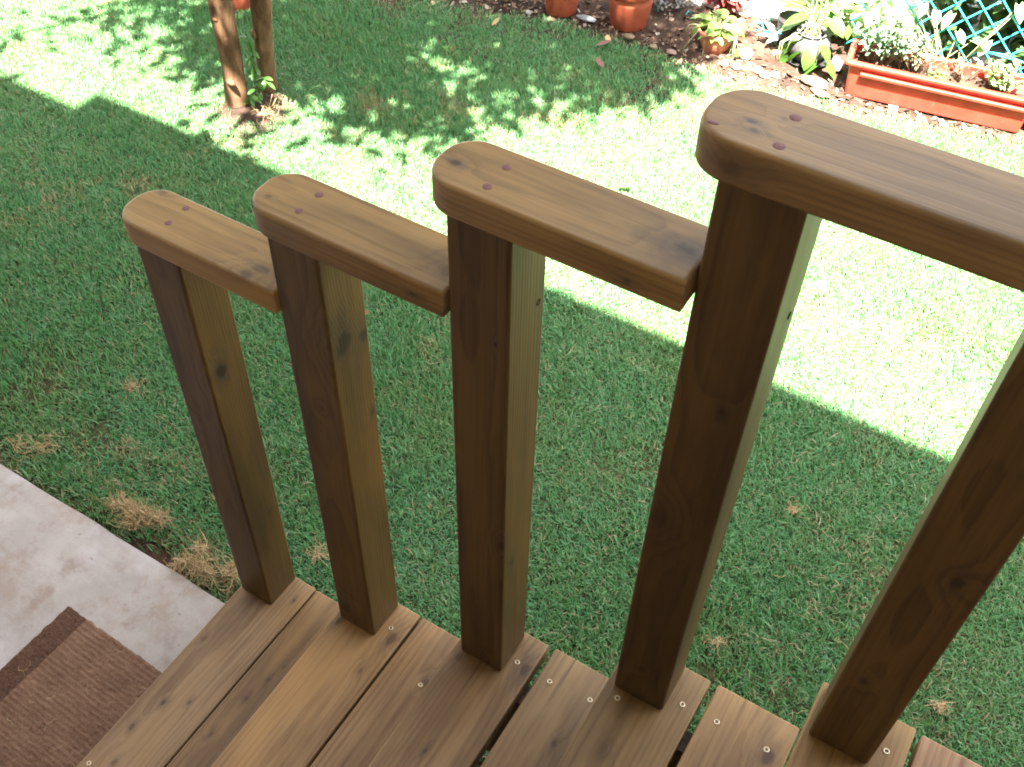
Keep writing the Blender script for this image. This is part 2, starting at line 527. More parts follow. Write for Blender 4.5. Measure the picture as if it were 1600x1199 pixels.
for k in range(NPOST):
    last = k == NPOST - 1
    for j, (x0, x1, ye, kn) in enumerate(((-.0105, gaps[k][0], ends[k][0], fr_knots[k]), (gaps[k][1], gaps[k][1] + .1445, ends[k][1], bk_knots[k]))):
        wid = x1 - x0
        shade = .80 + .36 * rnd.random()
        hue_ = (1.0 + rnd.uniform(-.04, .04), 1.0, 1.0 + rnd.uniform(-.16, .22))
        m = wood('tread_wood', 1, 3.1 * k + 1.7 * j + .4, [c * shade * h_ for c, h_ in zip(TREAD_L, hue_)], [c * shade * h_ for c, h_ in zip(TREAD_D, hue_)],
                 [(a, b, 0.0, r_, d_) for a, b, c_, r_, d_ in kn], ring=.0075, pith=(wid * (.25 + .5 * rnd.random()), -.035 - .05 * rnd.random()), rough=.48, streak=.30, blotch=.95, spec=.34)
        b = part_at('tread_board', box_bm(0, wid, Y_IN, ye, -.040, 0, .0035, 3), m, steps, (k * T + x0, 0, k * RISE - ZG))
        wnorm(b)
        b.rotation_euler = (0, 0, R(rnd.uniform(-.12, .12)))
        ysc = {0: [(None, 0)], }
        spots = {(0, 0): [(.0174, -.4771)], (0, 1): [(.106, -.0356)], (1, 0): [(.1176, .0312)], (1, 1): [(.083, -.0396)], (2, 0): [(.1175, .0295)],
                 (2, 1): [(.0235, .028), (.0635, -.048), (.104, .036)], (3, 0): [(.1247, .0337), (.0288, -.0133)], (3, 1): [(.0242, .036), (.1112, .0359)],
                 (4, 0): [(.1146, .0414), (.03, .03)], (4, 1): [(.03, .03), (.115, .03)]}.get((k, j), [(.03, .03), (.115, .03)])
        spots = [s for s in spots if s[0] < wid - .008] + [(.03, -.62), (.115, -.62), (.03, -1.2), (.115, -1.2)]
        if (k, j) == (2, 1): spots = spots[:1] + spots[2:]
        for sx, sy in spots:
            sc = bpy.data.objects.new('screw', SCREW); link(sc, b)
            sc.location = (sx, sy, .0002); sc.rotation_euler = (R(rnd.uniform(-4, 4)), R(rnd.uniform(-4, 4)), rnd.random() * 6)
# landing boards at the top of the flight
for j in range(7):
    m = wood('tread_wood', 1, 40 + 1.9 * j, TREAD_L, TREAD_D, [(rnd.uniform(-.9, 0), rnd.uniform(.03, .11), 0, .007, .8)], pith=(.07, -.05), rough=.5, streak=.42, blotch=.6)
    wnorm(part_at('landing_board', box_bm(0, .1445, Y_IN, .095, -.04, 0, .0035, 3), m, steps, (NPOST * T - .009 + j * .150, 0, (NPOST - 1) * RISE - ZG)))
# stringers
str_m = wood('stringer_wood', 0, 77.7, POST_L, POST_D, [], pith=(0, -.1))
for y0 in (.0, -.62, -1.24):
    bm = bmesh.new()
    prof = [(-.0, ZG + .001)]
    for k in range(NPOST):
        prof += [(k * T + .006, k * RISE - .0415 - (RISE if k else .1) * 0 - (.0 if k else .0)), (k * T + .292, k * RISE - .0415)]
    prof += [(NPOST * T + .9, (NPOST - 1) * RISE - .0415), (NPOST * T + .9, (NPOST - 1) * RISE - .24), (NPOST * T - .02, (NPOST - 1) * RISE - .24), (.38, ZG + .001)]
    f0 = [bm.verts.new((x, 0, z)) for x, z in prof]
    face = bm.faces.new(f0)
    r_ = bmesh.ops.extrude_face_region(bm, geom=[face])
    for e in r_['geom']:
        if isinstance(e, bmesh.types.BMVert): e.co.y -= .038
    bmesh.ops.recalc_face_normals(bm, faces=bm.faces)
    o = obj('stringer', bm, str_m, steps, smooth=False)
    o.location = (0, y0 + .018, -ZG)

# ------------------------------------------------------------------ railing
railing = empty('wooden_railing', (0, 0, 0), 0, 'stepped brown timber railing of square posts and round-ended handrails', 'railing')
post_knots = [
    [(.76, P, .03, .014, 1.), (.30, P, .06, .006, .5), (.62, .03, 0, .006, .5)],
    [(.845, P, .03, .018, .95), (.82, P, .075, .010, .8), (.06, .02, 0, .016, .9), (.64, P, .075, .005, .8), (.70, .05, 0, .008, .5)],
    [(.34, P, .03, .006, .9), (.42, .085, 0, .010, .7), (.04, .05, 0, .006, .6), (.86, .07, 0, .004, .8)],
    [(.50, .018, 0, .018, .45), (.10, .04, 0, .006, .7), (.74, .06, 0, .005, .8)],
    [(.47, .06, 0, .010, .8), (.2, .03, 0, .006, .6)], []]
hole_m = plain('dowel_plug', (.150, .066, .060), .6, .3, .2, 300)
hole_d = plain('bolt_hole_dark', (.020, .013, .010), .9, .1, .2, 300)
for k in range(NPOST):
    dx, dy, lx, ly, dz = DEV[k]
    sh = .92 + .16 * rnd.random()
    kn = [(u_, v_, w_, r_, d_) for u_, v_, w_, r_, d_ in post_knots[k]]
    m = wood('post_wood', 2, 5.3 * k + 9.1, [c * sh for c in POST_L], [c * sh for c in POST_D], kn, ring=.0058, pith=(.03 + .03 * rnd.random(), .13 if k % 2 else .12), rough=.5, streak=.42, blotch=.5)
    top_z = LEN + dz
    po = part_at('post', box_bm(0, P, 0, P, .0004, top_z - .0006, .0055, 4), m, railing, (k * T + dx, dy, k * RISE))
    po.rotation_euler = (-ly, lx, R(rnd.uniform(-.2, .2)))
    wnorm(po)
    if k in (1, 2, 3, 4, 5):   # bolt hole of the rail that ends on the other side
        hz, hy = {2: (.886, .071), 3: (.857, .062)}.get(k, (.87, .05))
        bm = lathe_bm([(0, -.0035), (.0030, -.0030), (.0036, .0006), (.0047, .0007), (.0050, -.001)], 14)
        bmesh.ops.rotate(bm, verts=bm.verts, matrix=Matrix.Rotation(R(90), 3, 'Y'))
        if k > 1:
            h = obj('bolt_hole', bm, hole_d, po); h.location = (P, hy, hz)
        else: bm.free()

def rail_bm(L_, ext=0.0):
    """handrail: x from -.0185 (round end) to L_, rounded edges all round"""
    bm = bmesh.new()
    W, H, rr = RAILW, RAILH, .0425
    x0 = -.0185 - ext
    pts = []
    for i in range(13):
        a = math.pi / 2 * i / 12
        pts.append((x0 + rr - rr * math.sin(a), W - rr + rr * math.cos(a)))
    for i in range(13):
        a = math.pi / 2 * i / 12
        pts.append((x0 + rr - rr * math.cos(a), rr - rr * math.sin(a)))
    pts = [(L_, W)] + pts + [(L_, 0)]
    vs_ = [bm.verts.new((x, y, 0)) for x, y in pts]
    f = bm.faces.new(vs_)
    e = bmesh.ops.extrude_face_region(bm, geom=[f])
    for g in e['geom']:
        if isinstance(g, bmesh.types.BMVert): g.co.z += H
    bmesh.ops.recalc_face_normals(bm, faces=bm.faces)
    ed = [e_ for e_ in bm.edges if abs(e_.verts[0].co.z - e_.verts[1].co.z) < 1e-6]
    bmesh.ops.bevel(bm, geom=ed, offset=.0058, segments=5, profile=.5, affect='EDGES')
    ed = [e_ for e_ in bm.edges if abs(e_.verts[0].co.x - L_) < 1e-4 and abs(e_.verts[1].co.x - L_) < 1e-4]
    return bm
rail_knots = [
    [(.26, .03, RAILH, .010, .55), (.245, 0.01, RAILH, .010, .6), (.01, .085, RAILH, .006, .5)],
    [(.285, .062, RAILH, .010, .5), (.285, .035, RAILH, .010, .5), (.255, .0, .02, .005, 1.), (.0, .03, RAILH, .004, .5)],
    [(.275, .045, RAILH, .013, 1.), (-.005, .040, RAILH, .006, .9), (.235, 0, .015, .006, .7)],
    [(.012, .040, RAILH, .0045, 1.), (.02, .028, RAILH, .0042, .8), (.036, .06, RAILH, .0042, .45), (.015, .0, .02, .010, .7)],
    [(.1, .05, RAILH, .006, .7)]]
plugs = [[(.0653, .0786), (.0682, .0378)], [(.0547, .0677), (.0542, .0267)], [(.0493, .0592), (.050, .0178)], [(.0465, .0671), (.0501, .0176), (-.0135, .0185)], [(.05, .068), (.05, .018)]]
for k in range(NPOST - 1):
    dx, dy, lx, ly, dz = DEV[k]
    dx2 = DEV[k + 1][0] + DEV[k + 1][2] * (LEN - RISE)
    sh = .95 + .1 * rnd.random()
    m = wood('rail_wood', 0, 7.7 * k + 3.3, [c * sh for c in RAIL_L], [c * sh for c in RAIL_D], rail_knots[k], ring=.0062, pith=(RAILW * (.35 + .3 * rnd.random()), -.045), rough=.42, streak=.30, blotch=.7, spec=.45, wand=.014)
    oy = RAILY0 + dy * .5 + ly * LEN * .5
    ra = part_at('handrail', rail_bm(T + dx2 - dx - .0022, (0, .008, .012, .0155, .0155)[k]), m, railing, (k * T + dx + lx * LEN, oy, k * RISE + LEN + dz))
    wnorm(ra)
    for i, (px, py) in enumerate(plugs[k]):
        bm = lathe_bm([(0, .00035), (.0056, .0003), (.0059, .0001), (.0059, -.002)], 18)
        pl = obj('dowel_plug', bm, hole_m, ra)
        pl.location = (px - dx - lx * LEN, py - (oy - RAILY0), RAILH)
        pl.rotation_euler = (0, 0, rnd.random() * 3)
        if px < 0:
            pl.scale = (1.0, .55, 1); pl.rotation_euler = (0, 0, .1)

# ------------------------------------------------------------------ door mat
def mat_mat(name, c1, c2):
    t = NT(name)
    p = t.objco()
    a = t.noise(p, 260, 3, .7); b = t.noise(p, 14, 4, .6)
    rows = t.noise(t.vmath('MULTIPLY', p, (30, 210, 1)), 1.0, 3, .6)
    f = t.math('ADD', t.math('MULTIPLY', t.math('SUBTRACT', a, .5), 1.3), t.math('MULTIPLY', t.math('SUBTRACT', b, .5), .9))
    f = t.math('ADD', f, t.math('MULTIPLY', t.math('SUBTRACT', rows, .5), 1.0))
    f = t.math('ADD', f, .5, clamp=True)
    t.principled(t.mix(f, c1, c2), .95, t.bump(a, .8, .002), spec=.12)
    return t.m
mat_a = mat_mat('coir', (.112, .060, .038), (.31, .182, .118))
mat_b = mat_mat('coir_dark', (.062, .031, .021), (.155, .083, .055))
dm = empty('doormat', (-.413, -.203, ZG), R(-1.5), 'ribbed brown coir doormat with a darker border on the concrete', 'doormat')
def mat_z(x, y, rib):
    e = .0015 * mnoise.noise(Vector((x * 60, y * 60, 1)))
    r_ = .0022 * abs(math.sin(math.pi * (y + .002 * mnoise.noise(Vector((x * 30, y * 9, 3)))) / .0125)) if rib else .0008 * mnoise.noise(Vector((x * 200, y * 200, 2)))
    q = .0022 * mnoise.noise(Vector((x * 160, y * 160, 8)))
    return .011 + e + r_ + q
def mat_part(name, x0, x1, mat, rib, dz=0):
    V, F = grid_patch(x0, x1, -.62, 0, .0032, lambda x, y: mat_z(x, y, rib) + dz)
    V = V.copy()
    for v_ in V:      # frayed outer edges
        if v_[1] > -.002: v_[1] += .004 * mnoise.noise(Vector((v_[0] * 55, 0, 5)))
        if v_[0] < .002: v_[0] += .004 * mnoise.noise(Vector((v_[1] * 50, 2, 5)))
    nx = int((x1 - x0) / .0032) + 1; ny = len(V) // nx
    idx = np.arange(nx * ny).reshape(ny, nx)
    loop = list(idx[0, :]) + list(idx[1:, -1]) + list(idx[-1, -2::-1]) + list(idx[-2:0:-1, 0])
    base = len(V)
    low = V[loop].copy(); low[:, 2] = .001
    V = np.vstack([V, low])
    n_ = len(loop)
    side = np.array([(loop[(i + 1) % n_], loop[i], base + i, base + (i + 1) % n_) for i in range(n_)])
    return pyobj(name, V, np.vstack([F, side]), mat, dm)
mat_part('border', 0, .066, mat_b, False, -.0012)
mat_part('weave', .0665, .52, mat_a, True)
# loose coir fibres standing up from the weave
nf = 9000
g = np.random.default_rng(3)
c = np.stack([g.uniform(0, .46, nf), g.uniform(-.5, 0, nf), np.full(nf, .0125)], 1)
ang = g.uniform(0, 6.28, nf); ln = g.uniform(.003, .008, nf)
d = np.stack([np.cos(ang) * ln, np.sin(ang) * ln, g.uniform(.0, .004, nf)], 1)
s_ = np.stack([-np.sin(ang), np.cos(ang), 0 * ang], 1) * .00035
V = np.stack([c - s_, c + s_, c + d], 1).reshape(-1, 3)
tag(pyobj('coir_fibre', V, np.arange(nf * 3).reshape(-1, 3), mat_a, dm), kind='stuff')

# ------------------------------------------------------------------ grass
def grass_mat():
    t = NT('grass_blade')
    at = t.attr()
    rn, straw, tip = at[0], at[1], at[2]
    p = t.pos()
    patch = t.noise(p, 1.7, 3, .6); small = t.noise(p, 9, 3, .6)
    g_ = t.mix(rn, (.056, .190, .060), (.148, .375, .146))
    g_ = t.mix(t.math('MULTIPLY', t.ramp(small, .35, .65), .5), g_, (.135, .265, .078))
    macro = t.noise(t.vmath('ADD', p, (3, 8, 0)), 3.4, 3, .6)
    g_ = t.mix(t.math('MULTIPLY', t.ramp(macro, .48, .68), .5), g_, (.170, .290, .088))
    g_ = t.mix(t.math('MULTIPLY', tip, .35), g_, (.19, .37, .16))
    dry = t.math('MULTIPLY', t.ramp(t.math('ADD', t.math('MULTIPLY', patch, .6), t.math('MULTIPLY', small, .4)), .54, .68), .45)
    s1 = t.ramp(t.math('SUBTRACT', t.math('ADD', straw, dry), .0), .90, .93)
    sc = t.mix(rn, (.33, .235, .12), (.50, .40, .24))
    col = t.mix(s1, g_, sc)
    df = t.n('ShaderNodeBsdfDiffuse'); t.set(df.inputs[0], col)
    tr = t.n('ShaderNodeBsdfTranslucent'); t.set(tr.inputs[0], t.mix(1.0, col, (1.0, 1.15, .7, 1), 'MULTIPLY'))
    gl = t.n('ShaderNodeBsdfGlossy'); gl.inputs['Roughness'].default_value = .45; t.set(gl.inputs[0], (.8, .85, .9, 1))
    m1 = t.n('ShaderNodeMixShader'); m1.inputs[0].default_value = .32
    t.t.links.new(df.outputs[0], m1.inputs[1]); t.t.links.new(tr.outputs[0], m1.inputs[2])
    m2 = t.n('ShaderNodeMixShader'); m2.inputs[0].default_value = .045
    t.t.links.new(m1.outputs[0], m2.inputs[1]); t.t.links.new(gl.outputs[0], m2.inputs[2])
    t.t.links.new(m2.outputs[0], t.out.inputs[0])
    return t.m
GRASS = grass_mat()

def tuft_mesh(seed, nb=58, rad=.048, hmin=.016, hmax=.036, lean=.75, wid=(.0011, .0021)):
    q = np.random.default_rng(seed)
    V, F, A = [], [], []
    for i in range(nb):
        a, r_ = q.uniform(0, 6.28), rad * math.sqrt(q.random())
        b0 = np.array([r_ * math.cos(a), r_ * math.sin(a), -.004])
        h = q.uniform(hmin, hmax); w = q.uniform(*wid)
        th = q.uniform(0, 6.28); le = q.uniform(.15, 1.35) * lean
        dirv = np.array([math.cos(th), math.sin(th), 0])
        straw = q.random()
        if straw > .92: h *= q.uniform(.6, 1.2); le *= 1.5; w *= .8
        sd = np.array([-math.sin(th + q.uniform(-.6, .6)), math.cos(th), 0])
        sd /= np.linalg.norm(sd) + 1e-6
        k0 = len(V)
        cur = b0.copy(); ang = le * .35
        rn = q.random()
        for s in range(4):
            ww = w * (1.0, .92, .62, .0)[s]
            tp = s / 3
            if s < 3:
                V += [cur - sd * ww, cur + sd * ww]; A += [(rn, straw, tp, 1)] * 2
            else:
                V += [cur]; A += [(rn, straw, 1, 1)]
            step = h / 3
            cur = cur + (dirv * math.sin(ang) + np.array([0, 0, math.cos(ang)])) * step
            cur[2] = max(cur[2], .001 + .002 * q.random())
            ang = min(ang + le * .55, 1.9)
        F += [(k0, k0 + 1, k0 + 3), (k0, k0 + 3, k0 + 2), (k0 + 2, k0 + 3, k0 + 5), (k0 + 2, k0 + 5, k0 + 4), (k0 + 4, k0 + 5, k0 + 6)]
    me = mesh_np('grass_tuft', np.array(V), np.array(F), np.array(A))
    me.materials.append(GRASS)
    me.polygons.foreach_set('use_smooth', np.ones(len(F), bool))
    return me
tuft_col = bpy.data.collections.new('tuft_sources')       # not linked to the scene: only a source for the lawn
NT_ = 10
for i in range(NT_):
    o = bpy.data.objects.new('grass_tuft_%02d' % i, tuft_mesh(100 + i, hmin=.014 + .001 * (i % 3), hmax=.032 + .004 * (i % 4)))
    tuft_col.objects.link(o)

def scatter(name, pts, rz, scl, idx, tilt):
    me = bpy.data.meshes.new(name)
    me.vertices.add(len(pts)); me.vertices.foreach_set('co', np.asarray(pts, np.float32).ravel())
    a = me.attributes.new('rot', 'FLOAT_VECTOR', 'POINT'); a.data.foreach_set('vector', np.stack([tilt[:, 0], tilt[:, 1], rz], 1).astype(np.float32).ravel())
    a = me.attributes.new('scl', 'FLOAT_VECTOR', 'POINT'); a.data.foreach_set('vector', np.asarray(scl, np.float32).ravel())
    a = me.attributes.new('idx', 'INT', 'POINT'); a.data.foreach_set('value', idx.astype(np.int32))
    me.materials.append(GRASS)
    o = bpy.data.objects.new(name, me); link(o)
    ng = bpy.data.node_groups.new(name + '_nodes', 'GeometryNodeTree')
    ng.interface.new_socket('Geometry', in_out='INPUT', socket_type='NodeSocketGeometry')
    ng.interface.new_socket('Geometry', in_out='OUTPUT', socket_type='NodeSocketGeometry')
    N, Lk = ng.nodes, ng.links
    gi, go = N.new('NodeGroupInput'), N.new('NodeGroupOutput')
    ip = N.new('GeometryNodeInstanceOnPoints'); ci = N.new('GeometryNodeCollectionInfo')
    ci.inputs['Collection'].default_value = tuft_col
    ci.inputs['Separate Children'].default_value = True
    ci.inputs['Reset Children'].default_value = True
    def named(nm, ty):
        q = N.new('GeometryNodeInputNamedAttribute'); q.data_type = ty; q.inputs['Name'].default_value = nm
        return q.outputs['Attribute']
    e2r = N.new('FunctionNodeEulerToRotation')
    Lk.new(gi.outputs[0], ip.inputs['Points']); Lk.new(ci.outputs[0], ip.inputs['Instance'])
    ip.inputs['Pick Instance'].default_value = True
    Lk.new(named('idx', 'INT'), ip.inputs['Instance Index'])
    Lk.new(named('rot', 'FLOAT_VECTOR'), e2r.inputs[0]); Lk.new(e2r.outputs[0], ip.inputs['Rotation'])
    Lk.new(named('scl', 'FLOAT_VECTOR'), ip.inputs['Scale'])
    Lk.new(ip.outputs[0], go.inputs[0])
    md = o.modifiers.new('scatter', 'NODES'); md.node_group = ng
    return o
q = np.random.default_rng(11)
pts = []
def fill(x0, x1, y0, y1, sp):
    nx, ny = int((x1 - x0) / sp), int((y1 - y0) / sp)
    gx, gy = np.meshgrid(np.arange(nx), np.arange(ny))
    x = x0 + (gx.ravel() + q.uniform(0, 1, nx * ny)) * sp
    y = y0 + (gy.ravel() + q.uniform(0, 1, nx * ny)) * sp
    return np.stack([x, y], 1)
near = fill(-3.3, 2.6, .035, 3.6, .027)
far = np.vstack([fill(-6.5, -3.3, .05, 2.7, .07), fill(2.6, 6, .05, 4.2, .07)])
allp = np.vstack([near, far])
by = np.array([bed_y(x) for x in allp[:, 0]])
edge_n = np.array([mnoise.noise(Vector((x * 5, 0, 2))) * .025 for x in allp[:, 0]])
inside = allp[:, 1] < by - .02 + edge_n + q.normal(0, .012, len(allp))
# bare spots: trunk foot, soil gap at the concrete edge
dt = np.hypot(allp[:, 0] + 1.47, allp[:, 1] - 1.70)
inside &= dt > .085 + q.uniform(0, .05, len(allp))
gap = (allp[:, 0] > -.43) & (allp[:, 0] < -.24) & (allp[:, 1] < .068)
inside &= ~gap
# thin worn places
thin = np.array([mnoise.noise(Vector((x * 2.3, y * 2.3, 6))) + .5 * mnoise.noise(Vector((x * 7, y * 7, 1))) for x, y in allp])
inside &= q.random(len(allp)) > np.clip((thin - .22) * 1.3, 0, .6)
allp = allp[inside]
n_ = len(allp)
hz = np.array([mnoise.noise(Vector((x * 1.6, y * 1.6, 9))) for x, y in allp])
hs = (.80 + .35 * hz + q.uniform(-.15, .2, n_))
hs *= np.where(allp[:, 1] > 1.9, 1.22, 1.0)
P3 = np.column_stack([allp, np.full(n_, -.19)])
scl = np.column_stack([np.full(n_, 1.) * q.uniform(.85, 1.15, n_)] * 2 + [hs])
g_o = scatter('grass', P3, q.uniform(0, 6.28, n_), scl, q.integers(0, NT_, n_), q.normal(0, .12, (n_, 2)))
tag(g_o, 'short green turf with dry straw mixed in, half in sun and half in shade', 'grass', kind='stuff')

# dry straw lying on the lawn
straw_m = NT('straw')
_a = straw_m.attr()
straw_m.principled(straw_m.mix(_a[0], (.27, .175, .075), (.52, .385, .21)), .8, spec=.2)
STRAW = straw_m.m
def strands(n_s, spread, zmax, ln, w, seed, lie=1.0, cx=0, cy=0, ex=1.0, ey=1.0):
    g = np.random.default_rng(seed)
    V, F, A = [], [], []
    nsub = max(1, min(11, n_s // 60))
    sub = [(0, 0, .85)] + [(spread * g.uniform(-1.25, 1.25) * ex, spread * g.uniform(-1.0, 1.0) * ey, g.uniform(.3, .75)) for _ in range(nsub - 1)]
    for i in range(n_s):
        sx, sy, sr = sub[g.integers(0, len(sub))]
        a, r_ = g.uniform(0, 6.28), spread * sr * abs(g.normal(0, .42))
        p = np.array([cx + sx + r_ * math.cos(a) * ex, cy + sy + r_ * math.sin(a) * ey, g.uniform(0, zmax) * sr * max(.05, 1 - r_ / spread / 1.3)])
        th = g.uniform(0, 6.28); pitch = g.uniform(-.5, .6) * (1.25 - lie)
        L_ = g.uniform(*ln) * (1 if g.random() < .85 else 1.6); k = 7
        ww = w * g.uniform(.45, 1.3); rn = g.random()
        k0 = len(V)
        turn = g.normal(0, .35)
        for s in range(k):
            tw = ww * (1 - .55 * s / (k - 1))
            sd = np.array([-math.sin(th), math.cos(th), .4 * math.sin(th * 3 + i)])
            V += [p - sd * tw, p + sd * tw]; A += [(rn, 0, 0, 1)] * 2
            th += turn + g.normal(0, .5); pitch += g.normal(-.10 if lie > .6 else .0, .45); pitch = max(-1.0, min(1.1, pitch))
            p = p + np.array([math.cos(th) * math.cos(pitch), math.sin(th) * math.cos(pitch), math.sin(pitch)]) * L_ / k
            p[2] = max(p[2], .001)
        for s in range(k - 1):
            b = k0 + 2 * s
            F.append((b, b + 1, b + 3, b + 2))
    return np.array(V), np.array(F), np.array(A)
# loose single straws all over: uncountable
V, F, A = [], [], []
g = np.random.default_rng(21)
nv = 0
for i in range(800):
    x, y = g.uniform(-3, 2.3), g.uniform(.05, 2.8)
    if mnoise.noise(Vector((x * 1.9, y * 1.9, 3))) + g.normal(0, .25) < .0: continue
    v_, f_, a_ = strands(1, .01, .004, (.02, .06), .0006, 1000 + i, 1.0, x, y)
    v_[:, 2] += -.166 + g.uniform(0, .012)
    V.append(v_); F.append(f_ + nv); A.append(a_); nv += len(v_)
tag(pyobj('loose_straw', np.vstack(V), np.vstack(F), STRAW, attr=np.vstack(A)), 'dry straw scattered thinly over the turf', 'straw', kind='stuff')

clumps = [  # x, y, spread, n, height, strand length, label
    (-.475, .080, .047, 820, .050, (.02, .06), 'large tangled clump of dead grass at the concrete edge, farther from the steps'),
    (-.220, .064, .046, 520, .042, (.02, .08), 'straggly clump of dead grass at the concrete edge close to the first post'),
    (-.92, .085, .09, 130, .008, (.02, .05), 'flat patch of straw at the concrete edge, farthest from the steps'),
    (-.82, .415, .05, 60, .008, (.015, .05), 'flat dry grass patch on shaded lawn beyond the lowest post'),
    (.985, 1.035, .02, 46, .010, (.015, .04), 'small dry grass tuft between the two nearest posts, close to the shade line'),
    (.975, .565, .024, 44, .010, (.015, .045), 'small pale dry tuft halfway between the steps and the shade line'),
    (1.485, .69, .026, 60, .012, (.015, .04), 'pale frayed dry tuft on lawn beyond the nearest post'),
    (.0, .25, .04, 60, .008, (.02, .06), 'dry grass wisp just behind the second post')]
for i, (x, y, sp, n_s, h, ln, lab) in enumerate(clumps):
    big = i < 2
    v_, f_, a_ = strands(n_s, sp, h, ln, .00115 if big else .001, 300 + i, .35 if big else .9, 0, 0, 1.25 if big else 1.0, .75 if big else 1.)
    o = pyobj('dry_grass_clump', v_, f_, STRAW, attr=a_)
    o.location = (x, y, -.176 if not big else -.180)
    tag(o, lab, 'dry grass', 'clumps of dry grass on the lawn')
# long dry runner between the two clumps, part of the second one
# straw on the doormat
for i, (x, y, lab) in enumerate([(-.375, -.385, 'forked straw on the dark border of the doormat'), (-.27, -.40, 'curved straw in the middle of the doormat weave'), (-.31, -.48, 'pale bent straw low on the doormat weave'), (-.215, -.455, 'straight straw on the doormat near the first tread'),
                                 (-.21, -.33, 'tiny hooked straw on the doormat nearest the far edge'), (-.20, -.10, 'thin brown straw on bare concrete beyond the doormat'), (-.30, -.06, 'short pale straw on bare concrete near the dead grass')]):
    v_, f_, a_ = strands(3 if i == 0 else 1, .008, .002, (.03, .06), .0008, 700 + i, 1.0)
    o = pyobj('straw', v_, f_, STRAW, attr=a_)
    o.location = (x, y, ZG + (.0145 if i < 5 else .001))
    tag(o, lab, 'straw', 'single straws on mat and concrete')

# fallen leaves
def leaf_verts(L_, W_, fold=.18, curl=.15, heart=False, n=7):
    """leaf along +X, base at origin; returns verts, faces"""
    V, F = [], []
    for i in range(n):
        s = i / (n - 1)
        if heart: w = W_ * (math.sin(math.pi * min(1, s * .86 + .16)) ** .75) * (1.0 - .25 * s)
        else: w = W_ * math.sin(math.pi * (s * .94 + .03)) ** .85
        if i == n - 1: w = 0.0004
        x = L_ * s - (L_ * .10 if heart and i == 0 else 0)
        z = -curl * L_ * s * s
        xb = x - (.08 * L_ if heart and i <= 1 else 0)
        V += [(xb, w, z + fold * w), (x + (.10 * L_ if heart and i == 0 else 0), 0, z), (xb, -w, z + fold * w)]
    for i in range(n - 1):
        a = 3 * i
        F += [(a, a + 1, a + 4, a + 3), (a + 1, a + 2, a + 5, a + 4)]
    return V, F
def leaf_mat(name, c1, c2, rough=.4, trans=.3, spec=.45, vein=None):
    t = NT(name)
    r_ = t.rand()
    co = t.objco()
    nz = t.noise(co, 40, 3)
    f = t.math('ADD', t.math('MULTIPLY', r_, .7), t.math('MULTIPLY', nz, .4), clamp=True)
    col = t.mix(f, c1, c2)
    b = t.principled(col, rough, t.bump(nz, .3, .002), spec=spec)
    tr = t.n('ShaderNodeBsdfTranslucent'); t.set(tr.inputs[0], t.mix(1.0, col, (1.1, 1.3, .55, 1), 'MULTIPLY'))
    mx = t.n('ShaderNodeMixShader'); mx.inputs[0].default_value = trans
    t.t.links.new(b.outputs[0], mx.inputs[1]); t.t.links.new(tr.outputs[0], mx.inputs[2]); t.t.links.new(mx.outputs[0], t.out.inputs[0])
    return t.m
def mesh_vf(name, V, F, mat):
    bm = bmesh.new(); vs_ = [bm.verts.new(v_) for v_ in V]
    for f in F: bm.faces.new([vs_[i] for i in f])
    me = bpy.data.meshes.new(name); bm.to_mesh(me); bm.free()
    me.polygons.foreach_set('use_smooth', [True] * len(me.polygons))
    me.materials.append(mat)
    return me
dead_tan = leaf_mat('dead_leaf_tan', (.36, .23, .12), (.50, .36, .2), .7, .1, .2)
dead_red = leaf_mat('dead_leaf_red', (.22, .09, .08), (.30, .14, .12), .7, .1, .2)
dead_br = leaf_mat('dead_leaf_brown', (.16, .085, .04), (.24, .13, .07), .7, .1, .2)
for x, y, z, L_, m, rz, lab in [(-.572, 2.80, -.150, .062, dead_red, .9, 'reddish fallen leaf on shaded grass near the tall terracotta pot'), (-.545, 2.855, -.152, .045, dead_tan, 2.2, 'pale tan fallen leaf on shaded grass beside the reddish one'),
                                (-.415, 1.02, -.158, .055, dead_br, 4.0, 'curled brown fallen leaf on shaded grass behind the second post'), (-.058, 2.01, -.152, .05, dead_tan, .3, 'tan fallen leaf on sunlit grass behind the third handrail'),
                                (-1.02, 2.70, -.152, .045, dead_tan, 1.2, 'yellow fallen leaf in tree shade at the bed border'), (-2.45, 2.1, -.152, .06, dead_br, .6, 'orange brown fallen leaf under the tree, farthest from the railing'),
                                (-.47, 2.67, -.152, .05, dead_red, 2.9, 'small red fallen leaf where tree shade meets sunlit grass')]:
    V, F = leaf_verts(L_, L_ * .3, .35, -.35)
    o = bpy.data.objects.new('fallen_leaf', mesh_vf('fallen_leaf', V, F, m)); link(o)
    o.location = (x, y, z); o.rotation_euler = (R(rnd.uniform(-15, 15)), R(rnd.uniform(-15, 10)), rz)
    tag(o, lab, 'leaf', 'fallen leaves')

